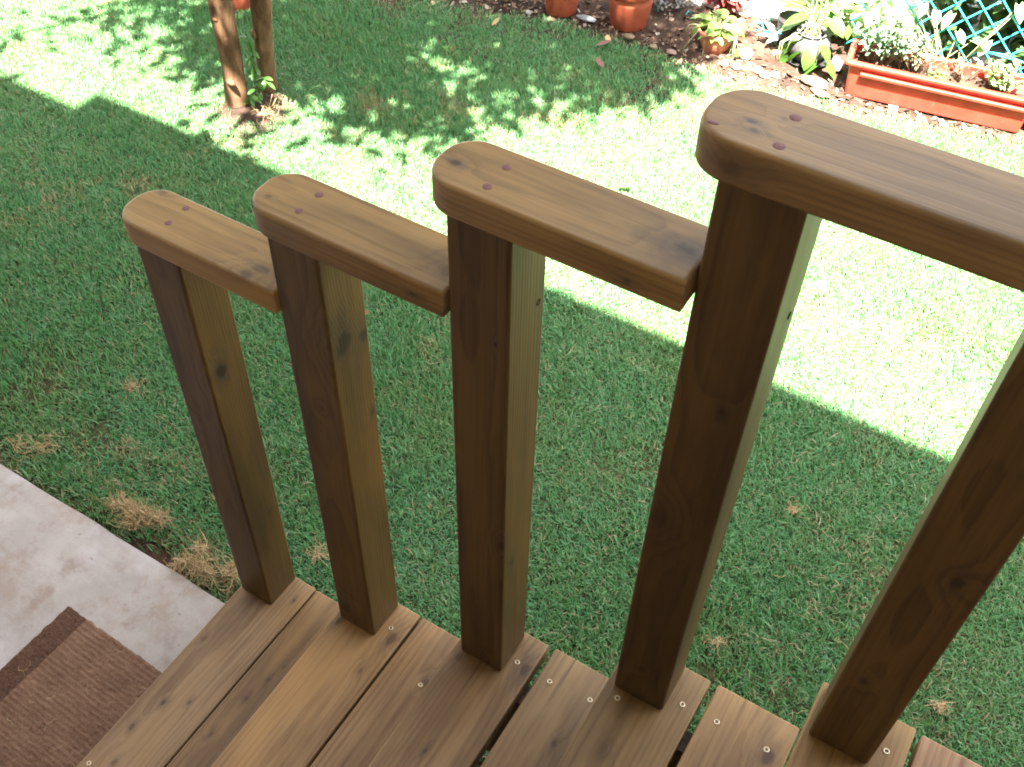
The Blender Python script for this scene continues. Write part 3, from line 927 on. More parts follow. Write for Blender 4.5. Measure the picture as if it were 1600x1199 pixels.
# ------------------------------------------------------------------ tree
def bark_mat():
    t = NT('bark')
    p = t.objco()
    a = t.noise(t.vmath('MULTIPLY', p, (30, 30, 6)), 1.0, 5, .65); b = t.noise(p, 60, 4, .7); c = t.noise(t.vmath('MULTIPLY', p, (8, 8, 3)), 1.0, 3)
    col = t.mix(t.ramp(a, .35, .65), (.085, .043, .021), (.175, .096, .050))
    col = t.mix(t.math('MULTIPLY', t.ramp(c, .5, .68), .65), col, (.21, .125, .072))
    col = t.mix(t.math('MULTIPLY', t.ramp(b, .6, .75), .6), col, (.035, .02, .012))
    t.principled(col, .85, t.bump(t.math('ADD', a, t.math('MULTIPLY', b, .4)), .9, .008), spec=.2)
    return t.m
BARK = bark_mat()
tree = empty('tree', (-1.555, 1.700, ZG), 0, 'garden tree with two brown trunks rising from bare soil in the lawn', 'tree')
def trunk(path, radii, name='trunk', seed=0, n=14, lump=.10):
    mb = MB()
    pts, rr = [], []
    for i in range(len(path) - 1):
        a, b = Vector(path[i]), Vector(path[i + 1])
        steps_ = max(2, int((b - a).length / .035)) if name == 'trunk' else 3
        for s in range(steps_):
            f = s / steps_
            pts.append(a.lerp(b, f)); rr.append(radii[i] + (radii[i + 1] - radii[i]) * f)
    pts.append(Vector(path[-1])); rr.append(radii[-1])
    V, F = tube_arrays(pts, rr, n)
    V2 = []
    for j, v_ in enumerate(V):
        i = min(j // n, len(pts) - 1)
        d = Vector(v_) - pts[i]
        q_ = Vector(v_) * 11 + Vector((seed, 0, 0)); q_.z *= .35
        k = 1 + lump * mnoise.noise(q_) * 1.6 + lump * .6 * mnoise.noise(Vector(v_) * 34)
        V2.append(pts[i] + d * k)
    mb.add(V2, F)
    return mb.build(name, BARK, tree)
tz = lambda z: z - ZG
trunk([(.0, .0, -.05), (.005, .0, .02), (.010, .0, .12), (.012, .0, .30), (.014, 0, .46), (.02, .02, .9), (-.06, .0, 1.4), (-.1, -.05, 1.9)], [.050, .045, .043, .043, .044, .042, .038, .034], seed=1)
trunk([(.030, .15, -.05), (.036, .145, .03), (.078, .11, .2), (.125, .085, .40), (.17, .07, .7), (.32, .02, 1.2), (.45, -.02, 1.8)], [.043, .037, .035, .036, .036, .034, .030], seed=5)
# knots and branch scars on the trunks
def bump_part(name, loc, r_, sc=(1, .6, 1)):
    bm = bmesh.new(); bmesh.ops.create_icosphere(bm, subdivisions=2, radius=r_)
    for v_ in bm.verts:
        v_.co = Vector((v_.co.x * sc[0], v_.co.y * sc[1], v_.co.z * sc[2])) * (1 + .18 * mnoise.noise(v_.co * 60))
    o = obj(name, bm, BARK, tree); o.location = loc
    return o
bump_part('branch_scar', (.034, -.046, .112), .019, (1.25, .5, .7))
bump_part('branch_scar', (.092, .056, .28), .015, (.8, .6, 1.3))
bump_part('branch_scar', (.01, -.043, .36), .015, (1.1, .4, .6))
cr = random.Random(5)
CC = Vector((.35, -.50, 3.05))
tips = []
for i in range(15):
    src = Vector((-.1, -.05, 1.9)) if i % 2 else Vector((.45, -.02, 1.8))
    a = cr.uniform(0, 6.28); e = cr.uniform(-.1, 1.2)
    L_ = cr.uniform(.7, 1.35)
    end = src + Vector((math.cos(a) * math.cos(e), math.sin(a) * math.cos(e), math.sin(e) * .8 + .15)) * L_
    mid = src.lerp(end, .5) + Vector((cr.uniform(-.1, .1), cr.uniform(-.1, .1), .08))
    trunk([src - Vector((0, 0, .05)), mid, end], [.024, .015, .006], 'branch', i, 7, .05)
    tips += [mid, end, src.lerp(end, .75)]
# leaves: twig-level clusters with open gaps
leaf_col = leaf_mat('tree_leaf', (.035, .085, .02), (.06, .12, .03), .45, .14)
V, F = [], []
lv, lf = leaf_verts(.085, .020, .2, .2, n=4)
lv = [Vector(v_) for v_ in lv]
def crown_clusters():
    out = []
    k = 0
    while len(out) < 560 and k < 9000:
        k += 1
        d = Vector((cr.gauss(0, 1), cr.gauss(0, 1), cr.gauss(0, 1))).normalized()
        rr = cr.random() ** .4
        c = Vector((.30 + d.x * 1.62 * rr, .06 + d.y * 1.10 * rr, 2.55 + d.z * .78 * rr))
        nn = mnoise.noise(c * 1.7 + Vector((3, 8, 1)))
        if nn < (.10 if c.x < .1 else -.42): continue
        out.append(c)
    return out
CL = crown_clusters() + tips
for c in CL:
    r_ = cr.uniform(.08, .17)
    for j in range(cr.randint(19, 34) if c.x > .1 else cr.randint(10, 20)):
        p_ = c + Vector((cr.gauss(0, 1), cr.gauss(0, 1), cr.gauss(0, .6))) * r_ * .75
        M = Matrix.Translation(p_) @ Matrix.Rotation(cr.uniform(0, 6.28), 4, 'Z') @ Matrix.Rotation(cr.uniform(-.3, 1.0), 4, 'Y') @ Matrix.Rotation(cr.uniform(-.7, .7), 4, 'X') @ Matrix.Scale(cr.uniform(.7, 1.25), 4)
        k0 = len(V)
        V += [M @ v_ for v_ in lv]; F += [tuple(i + k0 for i in f) for f in lf]
cro = pyobj('crown', [tuple(v_) for v_ in V], F, leaf_col, tree)
# leafy sucker between the trunks
sl_m = leaf_mat('sucker_leaf', (.05, .135, .025), (.10, .21, .045), .4, .35)
LEAF_S = mesh_vf('leaf', *leaf_verts(.036, .0095, .25, .25), sl_m)
def leaf_at(mesh, parent, loc, yaw, pitch, roll=0, s=1.0, name='leaf'):
    o = bpy.data.objects.new(name, mesh); link(o, parent)
    o.location = loc; o.rotation_euler = (roll, pitch, yaw); o.scale = (s, s, s)
    return o
mb = MB()
sh_paths = [[(.05, .05, 0), (.065, .05, .08), (.075, .05, .16), (.085, .04, .23), (.08, .03, .29)], [(.06, .05, 0), (.09, .04, .08), (.125, .03, .13), (.155, .02, .115)], [(.06, .03, .01), (.075, .0, .05), (.09, -.02, .04)]]
for pth in sh_paths: mb.tube(pth, [.003, .0025, .002, .0016, .0012][:len(pth)], 5)
mb.build('sucker_stem', sl_m, tree)
for pth in sh_paths:
    for a, b in zip(pth, pth[1:]):
        for s in (.2, .5, .8):
            p_ = Vector(a).lerp(Vector(b), s)
            for e in (0, 1):
                leaf_at(LEAF_S, tree, p_, cr.uniform(0, 6.28), cr.uniform(-.2, .9), cr.uniform(-.4, .4), cr.uniform(.7, 1.25))
# torn bark and straw at the trunk foot
v_, f_, a_ = strands(70, .05, .03, (.03, .08), .0022, 91, .5)
o = pyobj('bark_litter', v_, f_, STRAW, attr=a_); o.location = (-1.405, 1.70, -.185)
tag(o, 'pale torn bark and straw heaped at the foot of the tree', 'litter', kind='stuff')
bm = bmesh.new()
bmesh.ops.create_icosphere(bm, subdivisions=4, radius=1)
for v_ in bm.verts:
    v_.co = Vector((v_.co.x * .15, v_.co.y * .16, v_.co.z * .016)) * (1 + .25 * mnoise.noise(v_.co * 3) + .1 * mnoise.noise(v_.co * 11))
o = obj('soil_mound', bm, SOIL); o.location = (-1.47, 1.70, -.189)
tag(o, kind='structure')

# ------------------------------------------------------------------ pots
def terracotta(name, c, rough=.7, spec=.3):
    t = NT(name)
    p = t.objco()
    a = t.noise(p, 16, 4, .6); b = t.noise(t.vmath('MULTIPLY', p, (60, 60, 12)), 1.0, 3, .6)
    col = t.mix(t.ramp(a, .3, .7), [x * .82 for x in c], [min(1, x * 1.12) for x in c])
    col = t.mix(t.math('MULTIPLY', t.ramp(b, .6, .8), .12), col, (.5, .30, .22))
    t.principled(col, rough, t.bump(a, .15, .002), spec=spec)
    return t.m
TC = terracotta('terracotta', (.36, .082, .040))
TC2 = terracotta('terracotta_pale', (.50, .17, .095), .5, .45)
TCP = terracotta('planter_plastic', (.46, .045, .026), .42, .5)
def pot(name, loc, label, prof_body, prof_rim, soil_r, soil_z, mat, rz=0):
    t_ = empty(name, loc, rz, label, 'flower pot', 'terracotta pots along the bed')
    obj('body', lathe_bm(prof_body, 36), mat, t_)
    obj('rim', lathe_bm(prof_rim, 36), mat, t_)
    bm = lathe_bm([(0, soil_z + .004), (soil_r * .5, soil_z + .002), (soil_r, soil_z)], 24)
    obj('potting_soil', bm, SOIL, t_)
    return t_
def tall_pot(name, loc, s, label):
    b = [(0, 0), (.076, 0), (.080, .004), (.094, .115), (.0945, .118), (.093, .121), (.096, .148), (.0965, .150), (.090, .150), (.089, .12), (.072, .02), (0, .018)]
    r_ = [(.0955, .1495), (.104, .1500), (.107, .153), (.110, .195), (.109, .200), (.098, .2005), (.0975, .197), (.0955, .1495)]
    sc = lambda pr: [(x * s, z * s) for x, z in pr]
    return pot(name, loc, label, sc(b), sc(r_), .096 * s, .178 * s, TC)
tall_pot('terracotta_pot', (-.562, 3.075, ZG - .006), 1.0, 'tall terracotta pot with a banded rim beside the bowl pot, tree shade on it')
tall_pot('terracotta_pot', (-.86, 3.01, ZG - .006), .84, 'terracotta pot in tree shade, second from the corner of the bed')
tall_pot('terracotta_pot', (-2.05, 2.27, -.183), .80, 'terracotta pot standing on lawn behind the two tree trunks')

bowl = empty('bowl_pot', (-.166, 3.095, ZG - .012), .3, 'small round terracotta bowl pot with trailing light green leaves', 'flower pot', 'terracotta pots along the bed')
obj('body', lathe_bm([(0, 0), (.046, 0), (.052, .006), (.066, .045), (.074, .082), (.071, .082), (.062, .045), (0, .02)], 36), TC2, bowl)
obj('rim', lathe_bm([(.0735, .080), (.081, .081), (.0835, .086), (.083, .096), (.080, .0985), (.074, .098), (.072, .083), (.0735, .080)], 36), TC2, bowl)
obj('potting_soil', lathe_bm([(0, .084), (.04, .083), (.073, .080)], 24), SOIL, bowl)

# light green bushy plant in the bowl
lg_m = leaf_mat('light_leaf', (.105, .19, .028), (.235, .33, .085), .4, .35)
def plant(name, loc, label, cat='plant', group=None): return empty(name, loc, 0, label, cat, group)
pb = plant('bowl_plant', (-.166, 3.095, ZG + .07), 'light green leafy plant spilling out of the small terracotta bowl pot')
LEAF_B = mesh_vf('leaf', *leaf_verts(.05, .015, .3, .45), lg_m)
mb = MB()
pr = random.Random(17)
for i in range(70):
    a = pr.uniform(0, 6.28); r_ = pr.uniform(.02, .085); h = pr.uniform(.015, .085) * (1.15 - r_ / .12)
    b = Vector((.02 * math.cos(a), .02 * math.sin(a), 0)); e = Vector((r_ * math.cos(a), r_ * math.sin(a) * .8, h))
    mb.tube([b, b.lerp(e, .5) + Vector((0, 0, .012)), e], [.0018, .0015, .001], 4)
    leaf_at(LEAF_B, pb, e, a + pr.uniform(-.7, .7), pr.uniform(-.5, .7), pr.uniform(-.5, .5), pr.uniform(.65, 1.15))
for i in range(11):                                    # leaves hanging on the planter side
    e = Vector((.10 + pr.uniform(-.02, .03), -.03 + pr.uniform(-.03, .03), -.02 - .035 * (i % 4) + pr.uniform(-.01, .01)))
    mb.tube([(.06, -.01, .015), (.085, -.02, .02), e], [.0018, .0015, .001], 4)
    leaf_at(LEAF_B, pb, e, pr.uniform(-1.2, .8), pr.uniform(.3, 1.2), pr.uniform(-.5, .5), pr.uniform(.7, 1.1))
mb.tube([(-.05, -.02, .01), (-.085, -.04, .025), (-.11, -.05, .02), (-.118, -.05, .0), (-.112, -.05, -.014)], [.0035, .0035, .003, .003, .002], 6)
mb.tube([(-.06, -.05, .02), (-.085, -.085, -.03), (-.105, -.10, -.075)], [.002, .0018, .0014], 5)
mb.tube([(-.015, -.07, .03), (-.018, -.088, .0), (-.018, -.082, -.06), (-.016, -.09, -.085)], [.0012, .0012, .0012, .001], 4)
mb.build('stem', leaf_mat('pale_stem', (.26, .26, .13), (.40, .38, .24), .6, .1), pb)

# grey jar with a trailing vine
def grey_mat():
    t = NT('grey_glazed')
    p = t.objco()
    a = t.noise(p, 26, 4, .6); b = t.noise(t.vmath('MULTIPLY', p, (40, 40, 8)), 1., 3)
    col = t.mix(t.ramp(a, .35, .65), (.050, .046, .046), (.095, .088, .086))
    col = t.mix(t.math('MULTIPLY', t.ramp(b, .58, .75), .6), col, (.045, .042, .042))
    t.principled(col, .6, t.bump(a, .2, .002), spec=.35); return t.m
GREY = grey_mat()
jar = empty('grey_jar', (.188, 3.225, ZG + .004), 0, 'round grey jar standing in a dark saucer beside the long planter', 'jar')
obj('body', lathe_bm([(0, 0), (.05, 0), (.056, .005), (.080, .035), (.0865, .063), (.081, .089), (.064, .106), (.058, .110), (.058, .117), (.064, .120), (.058, .121), (.050, .115), (.050, .106), (.068, .085), (0, .078)], 36), GREY, jar)
obj('saucer', lathe_bm([(0, -.004), (.085, -.004), (.098, .008), (.100, .010), (.096, .010), (.083, -.0005), (0, -.0005)], 36), plain('dark_plastic', (.03, .028, .028), .5), jar)
darkpot = empty('dark_pot', (.075, 3.30, ZG), 0, 'dark plastic pot half hidden by leaves behind the grey jar', 'flower pot')
obj('body', lathe_bm([(0, 0), (.042, 0), (.058, .10), (.061, .101), (.062, .112), (.057, .113), (.055, .1), (0, .09)], 28), plain('dark_grey_pot', (.030, .026, .024), .6), darkpot)
vl_m = leaf_mat('vine_leaf', (.050, .135, .018), (.105, .215, .040), .32, .3, .5)
LEAF_H = mesh_vf('leaf', *leaf_verts(.062, .026, .22, .25, True), vl_m)
pv = plant('trailing_vine', (.188, 3.225, ZG + .118), 'trailing vine with heart-shaped leaves hanging over the grey jar')
mb = MB()
drops = [((.185, 3.135, -.098), 2.9, .75, 1.25), ((.262, 3.13, -.045), -.6, .35, 1.15), ((.262, 3.11, -.122), 3.6, .7, 1.05), ((.300, 3.13, -.108), -.2, .6, 1.1), ((.118, 3.15, -.092), 1.9, 1.0, .9), ((.122, 3.13, -.130), 2.0, 1.2, .8),
         ((.10, 3.31, .0), 3.3, .1, 1.5), ((.14, 3.28, -.01), 3.9, .45, 1.5), ((.21, 3.32, .01), -1.2, .9, 1.2), ((.225, 3.30, .02), .2, .5, 1.2), ((.26, 3.38, .02), .1, .15, 1.1), ((.262, 3.29, -.01), -.9, .8, 1.0), ((.13, 3.36, .05), 2.0, -.2, 1.2),
         ((.03, 3.36, -.03), 2.6, .1, 1.4), ((.05, 3.40, .0), 1.2, .0, 1.3), ((.16, 3.40, .06), 1.0, .0, 1.2), ((.20, 3.42, .07), .4, .1, 1.2), ((.11, 3.26, -.055), 3.5, .8, 1.2), ((.30, 3.30, -.03), -.5, .9, .8), ((.17, 3.33, .0), -1.9, .5, 1.2), ((.07, 3.42, .04), 2.4, .0, 1.3), ((.16, 3.15, -.06), 2.2, .6, 1.2), ((.225, 3.12, -.075), -1.4, .9, 1.2), ((.10, 3.20, -.05), 3.2, .5, 1.3), ((.14, 3.22, .0), 3.6, .3, 1.4), ((.25, 3.24, .01), -.4, .3, 1.3), ((.02, 3.30, .01), 2.9, .1, 1.4)]
base = Vector((.188, 3.225, ZG + .118))
for (x, y, z), yaw, pit, s in drops:
    e = Vector((x, y, z)) - base
    m_ = e * .45 + Vector((0, 0, .045 if e.z > -.05 else .02))
    if e.z < -.05: m_ = Vector((e.x * .85, e.y * .8, .0))
    mb.tube([(pr.uniform(-.035, .035), pr.uniform(-.03, .03), -.01), m_, e], [.0013, .0013, .001], 5)
    leaf_at(LEAF_H, pv, e, yaw, pit, pr.uniform(-.35, .35), s)
for x in (-.095, -.085, .045):
    mb.tube([(x * .5, -.03, .0), (x, -.09, -.03), (x + .004, -.10, -.145)], [.0022, .0022, .0018], 5)
mb.build('stem', leaf_mat('vine_stem', (.22, .28, .10), (.36, .38, .18), .5, .1), pv)
# striped grey-green leaves at the left of the jar
st_m = leaf_mat('striped_leaf', (.13, .19, .17), (.32, .36, .33), .35, .15)
ps = plant('striped_plant', (.04, 3.26, ZG + .005), 'low plant with striped silvery leaves left of the grey jar')
LEAF_T = mesh_vf('leaf', *leaf_verts(.10, .019, .5, .35), st_m)
for yaw, pit, s in ((2.6, -.75, 1.0), (3.6, -.55, .9), (1.4, -.9, .9), (.6, -.6, .7), (4.4, -.5, .7)): leaf_at(LEAF_T, ps, (0, 0, .01), yaw, pit, 0, s)
mb = MB(); mb.tube([(0, 0, -.01), (0, 0, .02)], [.008, .006], 6); mb.build('stem', st_m, ps)

# long planters
PA = R(9.5)
PO = Vector((.400, 3.032, ZG + .001))
def planter(loc, label, Lp=.70):
    t_ = empty('planter_box', loc, PA, label, 'planter', 'long terracotta-coloured planters')
    W, H, wall = .165, .156, .006
    bm = bmesh.new()
    def ring(ins, z, r_=.014):
        pts = []
        for cx, cy, a0 in ((Lp - ins - r_, W - ins - r_, 0), (ins + r_, W - ins - r_, 90), (ins + r_, ins + r_, 180), (Lp - ins - r_, ins + r_, 270)):
            for i in range(5):
                a = R(a0 + 22.5 * i); pts.append(bm.verts.new((cx + r_ * math.cos(a), cy + r_ * math.sin(a), z)))
        return pts
    rings = [ring(.020, 0), ring(.016, .004), ring(.008, .104), ring(.0075, H - .018), ring(.0135, H - .018), ring(.022, .02)]
    for a, b in zip(rings, rings[1:]):
        n_ = len(a)
        for i in range(n_): bm.faces.new((a[i], a[(i + 1) % n_], b[(i + 1) % n_], b[i]))
    bm.faces.new(rings[0]); bm.faces.new(rings[-1])
    bmesh.ops.recalc_face_normals(bm, faces=bm.faces)
    wnorm(obj('body', bm, TCP, t_))
    bm = bmesh.new()
    rr = [ring(.0075, H - .0175), ring(-.009, H - .0165), ring(-.013, H - .012), ring(-.012, H - .002), ring(-.008, H), ring(.008, H), ring(.0105, H - .003), ring(.0105, H - .0175), ring(.0075, H - .0175)]
    for a, b in zip(rr, rr[1:]):
        n_ = len(a)
        for i in range(n_): bm.faces.new((a[i], a[(i + 1) % n_], b[(i + 1) % n_], b[i]))
    bmesh.ops.recalc_face_normals(bm, faces=bm.faces)
    wnorm(obj('rim', bm, TCP, t_))
    # raised ledge moulded along the front below the rim
    bm = box_bm(.055, Lp - .012, -.0125, .0105, H - .051, H - .037, .003, 2)
    wnorm(obj('ledge', bm, TCP, t_))
    V, F = grid_patch(.012, Lp - .012, .012, W - .012, .012, lambda x, y: .118 + .008 * mnoise.noise(Vector((x * 20, y * 20, 3))) + .004 * mnoise.noise(Vector((x * 70, y * 70, 3))))
    pyobj('potting_soil', V, F, SOIL, t_)
    return t_
pl1 = planter(PO, 'long terracotta-coloured planter with dry herbs, nearer to the grey jar')
pdir = Vector((math.cos(PA), math.sin(PA), 0)); pnor = Vector((-math.sin(PA), math.cos(PA), 0))
planter(PO + pdir * .719 + pnor * -.004, 'second long planter continuing the row, seen only as a sliver')
def PF(s, n_, z): return PO + pdir * s + pnor * n_ + Vector((0, 0, z))

# herbs in the planter
hb_g = leaf_mat('herb_leaf', (.105, .165, .045), (.21, .28, .11), .5, .3)
hb_d = leaf_mat('herb_dry', (.13, .085, .045), (.27, .20, .11), .7, .15)
hb_t = leaf_mat('herb_blue', (.075, .155, .085), (.21, .29, .18), .45, .3)
def herb(name, loc, label, n_st, spread, h, mat, leafL, seed, stem_m=None, per=7, cat='plant', group='plants in the long planter'):
    g_ = random.Random(seed)
    t_ = plant(name, loc, label, cat, group)
    mb = MB(); V, F = [], []
    lv, lf = leaf_verts(leafL, leafL * .33, .3, .3, n=4)
    for i in range(n_st):
        a = g_.uniform(0, 6.28); r_ = spread * math.sqrt(g_.random()); hh = h * g_.uniform(.55, 1.1)
        b = Vector((r_ * .35 * math.cos(a), r_ * .35 * math.sin(a) * .6, 0)); e = Vector((r_ * math.cos(a), r_ * math.sin(a) * .7, hh))
        m_ = b.lerp(e, .5) + Vector((g_.uniform(-.01, .01), g_.uniform(-.01, .01), .01))
        mb.tube([b, m_, e], [.0015, .0012, .0008], 4)
        for k in range(per):
            f = g_.uniform(.3, 1.05)
            p_ = b.lerp(m_, min(1, f * 2)) if f < .5 else m_.lerp(e, f * 2 - 1)
            M = Matrix.Translation(p_) @ Matrix.Rotation(g_.uniform(0, 6.28), 4, 'Z') @ Matrix.Rotation(g_.uniform(-.9, .7), 4, 'Y') @ Matrix.Rotation(g_.uniform(-.6, .6), 4, 'X') @ Matrix.Scale(g_.uniform(.6, 1.3), 4)
            k0 = len(V)
            V += [tuple(M @ Vector(v_)) for v_ in lv]; F += [tuple(q_ + k0 for q_ in f_) for f_ in lf]
    mb.build('stem', stem_m or mat, t_)
    o = pyobj('foliage', V, F, mat, t_)
    return t_
herb('bushy_herb', PF(.10, .09, .115), 'tall pale bushy herb filling the left end of the planter', 34, .12, .20, hb_t, .024, 1, hb_d, 10)
herb('bushy_herb', PF(.20, .10, .115), 'bluish green herb against the net, just right of the pale bushy one', 18, .08, .16, hb_t, .024, 2, hb_d, 9)
herb('dry_herb', PF(.26, .08, .115), 'brown dried herb stalks in the middle of the planter', 26, .10, .13, hb_d, .014, 3, hb_d, 5)
herb('dry_herb', PF(.41, .09, .115), 'thin dried stalks right of centre in the planter', 14, .08, .09, hb_d, .012, 4, hb_d, 5)
herb('small_herb', PF(.335, .05, .115), 'low grey-green seedlings at the front of the planter', 14, .06, .05, hb_g, .014, 5, hb_g, 6)
herb('leafy_herb', PF(.56, .08, .110), 'fresh light green herb near the right end of the planter', 26, .08, .12, hb_g, .020, 6, hb_g, 10)
# broken shard standing in the planter
bm = box_bm(0, .11, 0, .008, 0, .055, .002, 1)
o = obj('pot_shard', bm, TCP, None, smooth=False); o.location = PF(.60, .085, .105); o.rotation_euler = (R(-28), R(-8), PA + .25)
tag(o, 'flat terracotta shard leaning in the planter by the fresh herb', 'shard')

# ------------------------------------------------------------------ net fence
def net_mat():
    t = NT('net_plastic')
    nz = t.noise(t.objco(), 40, 3)
    t.principled(t.mix(nz, (.022, .40, .40), (.05, .52, .52)), .45, spec=.45); return t.m
NETM = net_mat()
fence = empty('net_fence', PO + pnor * .285, PA, 'turquoise plastic diamond net fence behind the long planter', 'fence')
FX0, FX1, FZ0, FZ1, CD = -.06, 1.75, .035, 1.05, .1035
lines = []
k0 = int((FX0 - FZ1) / CD) - 2
for k in range(k0, int((FX1 + FZ1) / CD) + 3):
    for sgn in (1, -1):
        # x = c + sgn*z
        c_ = k * CD if sgn == 1 else k * CD + .02
        pts_ = []
        z = FZ0
        while z <= FZ1:
            x = c_ + sgn * z
            if FX0 <= x <= FX1:
                pts_.append(Vector((x + .004 * mnoise.noise(Vector((x * 4, z * 4, 1))), (.0022 * sgn) + .012 * mnoise.noise(Vector((x * 2, z * 2, 5))), z + .004 * mnoise.noise(Vector((x * 4, z * 4, 7))))))
            z += CD / 4
        if len(pts_) > 2: lines.append(pts_)
for pts_ in lines:
    mb = MB(); mb.tube(pts_, .0036, 6)
    mb.build('strand', NETM, fence)
mb = MB()
for i in range(2):
    mb.tube([(.45 + .02 * i, -.004, .16), (.55, -.008, .165 - .01 * i), (.66, -.004, .145), (.80, -.004, .155)], .0022, 5)
mb.build('tie_wire', NETM, fence)
for x in (1.76,):
    o = obj('post', lathe_bm([(0, -.05), (.014, -.05), (.014, 1.15), (0, 1.16)], 14), plain('fence_post_metal', (.25, .27, .26), .5), fence); o.location = (x, .016, 0)

# climber with broad leaves on the net
cl_m = leaf_mat('climber_leaf', (.22, .33, .14), (.40, .48, .26), .28, .3, .5)
LEAF_C = mesh_vf('leaf', *leaf_verts(.078, .030, .15, .2, True), cl_m)
pc = plant('climber', PO + pnor * .25 + pdir * .25 + Vector((0, 0, .02)), 'climbing plant with broad pale leaves on the turquoise net', 'climber')
mb = MB()
pcb = PO + pnor * .25 + pdir * .25 + Vector((0, 0, .02))
cpts = [(.612, 3.335, .116), (.670, 3.34, .122), (.525, 3.31, .09), (.638, 3.33, .035), (.715, 3.345, .06), (.771, 3.36, .03), (.884, 3.39, .20), (.826, 3.38, .04), (.589, 3.32, .0), (.483, 3.30, .106), (.394, 3.28, .04),
        (.45, 3.29, .07), (.50, 3.30, .03), (.56, 3.32, .14), (.43, 3.28, .13), (.47, 3.29, .0), (.54, 3.31, .05), (.40, 3.27, .10), (.52, 3.30, .17), (.38, 3.27, .16), (.93, 3.41, .26), (.44, 3.28, .19)]
for i, c_ in enumerate(cpts):
    e = Vector(c_) - pcb
    rt = Vector((pr.uniform(-.05, .15), pr.uniform(-.01, .02), 0))
    mb.tube([rt, rt.lerp(e, .5) + Vector((.01, -.01, .02)), e], [.0025, .002, .0013], 5)
    leaf_at(LEAF_C, pc, e, -1.2 + pr.uniform(-1.3, 1.3), pr.uniform(.0, 1.0), pr.uniform(-.4, .4), pr.uniform(.7, 1.1))
mb.build('stem', leaf_mat('climber_stem', (.25, .24, .12), (.36, .33, .18), .6, .1), pc)

# crumpled offcut of net and red-leaved plant behind the bowl
nb = empty('net_offcut', (-.20, 3.34, ZG), 0, 'crumpled turquoise net offcut lying behind the bowl pot', 'net')
g_ = random.Random(31)
for i in range(26):
    a = Vector((g_.uniform(-.34, .30), g_.uniform(-.10, .14), g_.uniform(0, .07)))
    d = Vector((g_.uniform(-1, 1), g_.uniform(-.6, .6), g_.uniform(-.3, .5))).normalized() * g_.uniform(.05, .12)
    mb = MB(); mb.tube([a, a + d * .5 + Vector((0, 0, .02)), a + d], .0026, 5); mb.build('strand', NETM, nb)
herb('tangled_twigs', (-.47, 3.28, ZG), 'grey tangle of dry twigs behind the tall terracotta pot', 60, .16, .09, leaf_mat('grey_twig', (.09, .088, .08), (.22, .21, .19), .7, .1), .016, 8, None, 4, 'twigs', 'plants behind the pots')
herb('red_plant', (-.25, 3.40, ZG), 'dark red leaved plant behind the bowl pot', 30, .12, .13, leaf_mat('red_leaf', (.14, .02, .025), (.32, .07, .06), .4, .2), .045, 9, None, 6, 'plant', 'plants behind the pots')
herb('pale_bush', (.20, 3.50, ZG), 'pale sunlit bush between the grey jar and the net', 60, .24, .20, leaf_mat('pale_leaf', (.20, .31, .11), (.45, .52, .30), .4, .3), .05, 10, None, 8, 'plant', 'plants behind the pots')

# white paving beyond the bed, and dark hedge behind the net
bm = bmesh.new()
a_ = [PF(-6, .48, 0), PF(6, .48, 0), PF(6, 9, 0), PF(-6, 9, 0)]
bm.faces.new([bm.verts.new((p_.x, p_.y, -.160)) for p_ in a_])
r_ = bmesh.ops.extrude_face_region(bm, geom=list(bm.faces))
for e in r_['geom']:
    if isinstance(e, bmesh.types.BMVert): e.co.z -= .09
bmesh.ops.recalc_face_normals(bm, faces=bm.faces)
tag(obj('pale_paving', bm, plain('pale_paving', (.66, .63, .58), .85, .2, .06, 5, .2), smooth=False), kind='structure')

hd_m = leaf_mat('hedge_leaf', (.030, .070, .018), (.065, .125, .032), .4, .22)
def hedge(loc, label, sx, sy, h, n_l, seed, z0=.0):
    g_ = random.Random(seed)
    t_ = empty('shrub', loc, PA, label, 'shrub', 'shrubs behind the net')
    mb = MB()
    for i in range(9):
        x, y = g_.uniform(-sx, sx) * .7, g_.uniform(-.05, sy * .6)
        mb.tube([(x, y, 0), (x + g_.uniform(-.1, .1), y + g_.uniform(-.1, .05), h * .4), (x + g_.uniform(-.2, .2), y + g_.uniform(-.25, .1), h * .9)], [.012, .009, .004], 6)
    mb.build('stem', BARK, t_)
    V, F = [], []
    lv, lf = leaf_verts(.075, .026, .2, .2, n=4)
    for i in range(n_l):
        x = g_.uniform(-sx, sx); z = z0 + (h - z0) * g_.random() ** .8
        lean = -.42 * max(0, z - .25)  # unseen upper foliage shaped to overhang sunward, keeping the area behind the net dark
        y = g_.uniform(0, sy) + max(lean, -.48)
        M = Matrix.Translation((x, y, z)) @ Matrix.Rotation(g_.uniform(0, 6.28), 4, 'Z') @ Matrix.Rotation(g_.uniform(-.3, 1.0), 4, 'Y') @ Matrix.Rotation(g_.uniform(-.6, .6), 4, 'X') @ Matrix.Scale(g_.uniform(.7, 1.3), 4)
        k0 = len(V)
        V += [tuple(M @ Vector(v_)) for v_ in lv]; F += [tuple(q_ + k0 for q_ in f_) for f_ in lf]
    pyobj('foliage', V, F, hd_m, t_)
    return t_
hedge(PF(.62, .40, 0), 'dark green shrub behind the turquoise net, nearer to the bright paving', .42, .55, 1.5, 5200, 51)
hedge(PF(1.45, .40, 0), 'dark green shrub behind the turquoise net at the far right', .45, .55, 1.5, 4600, 52)

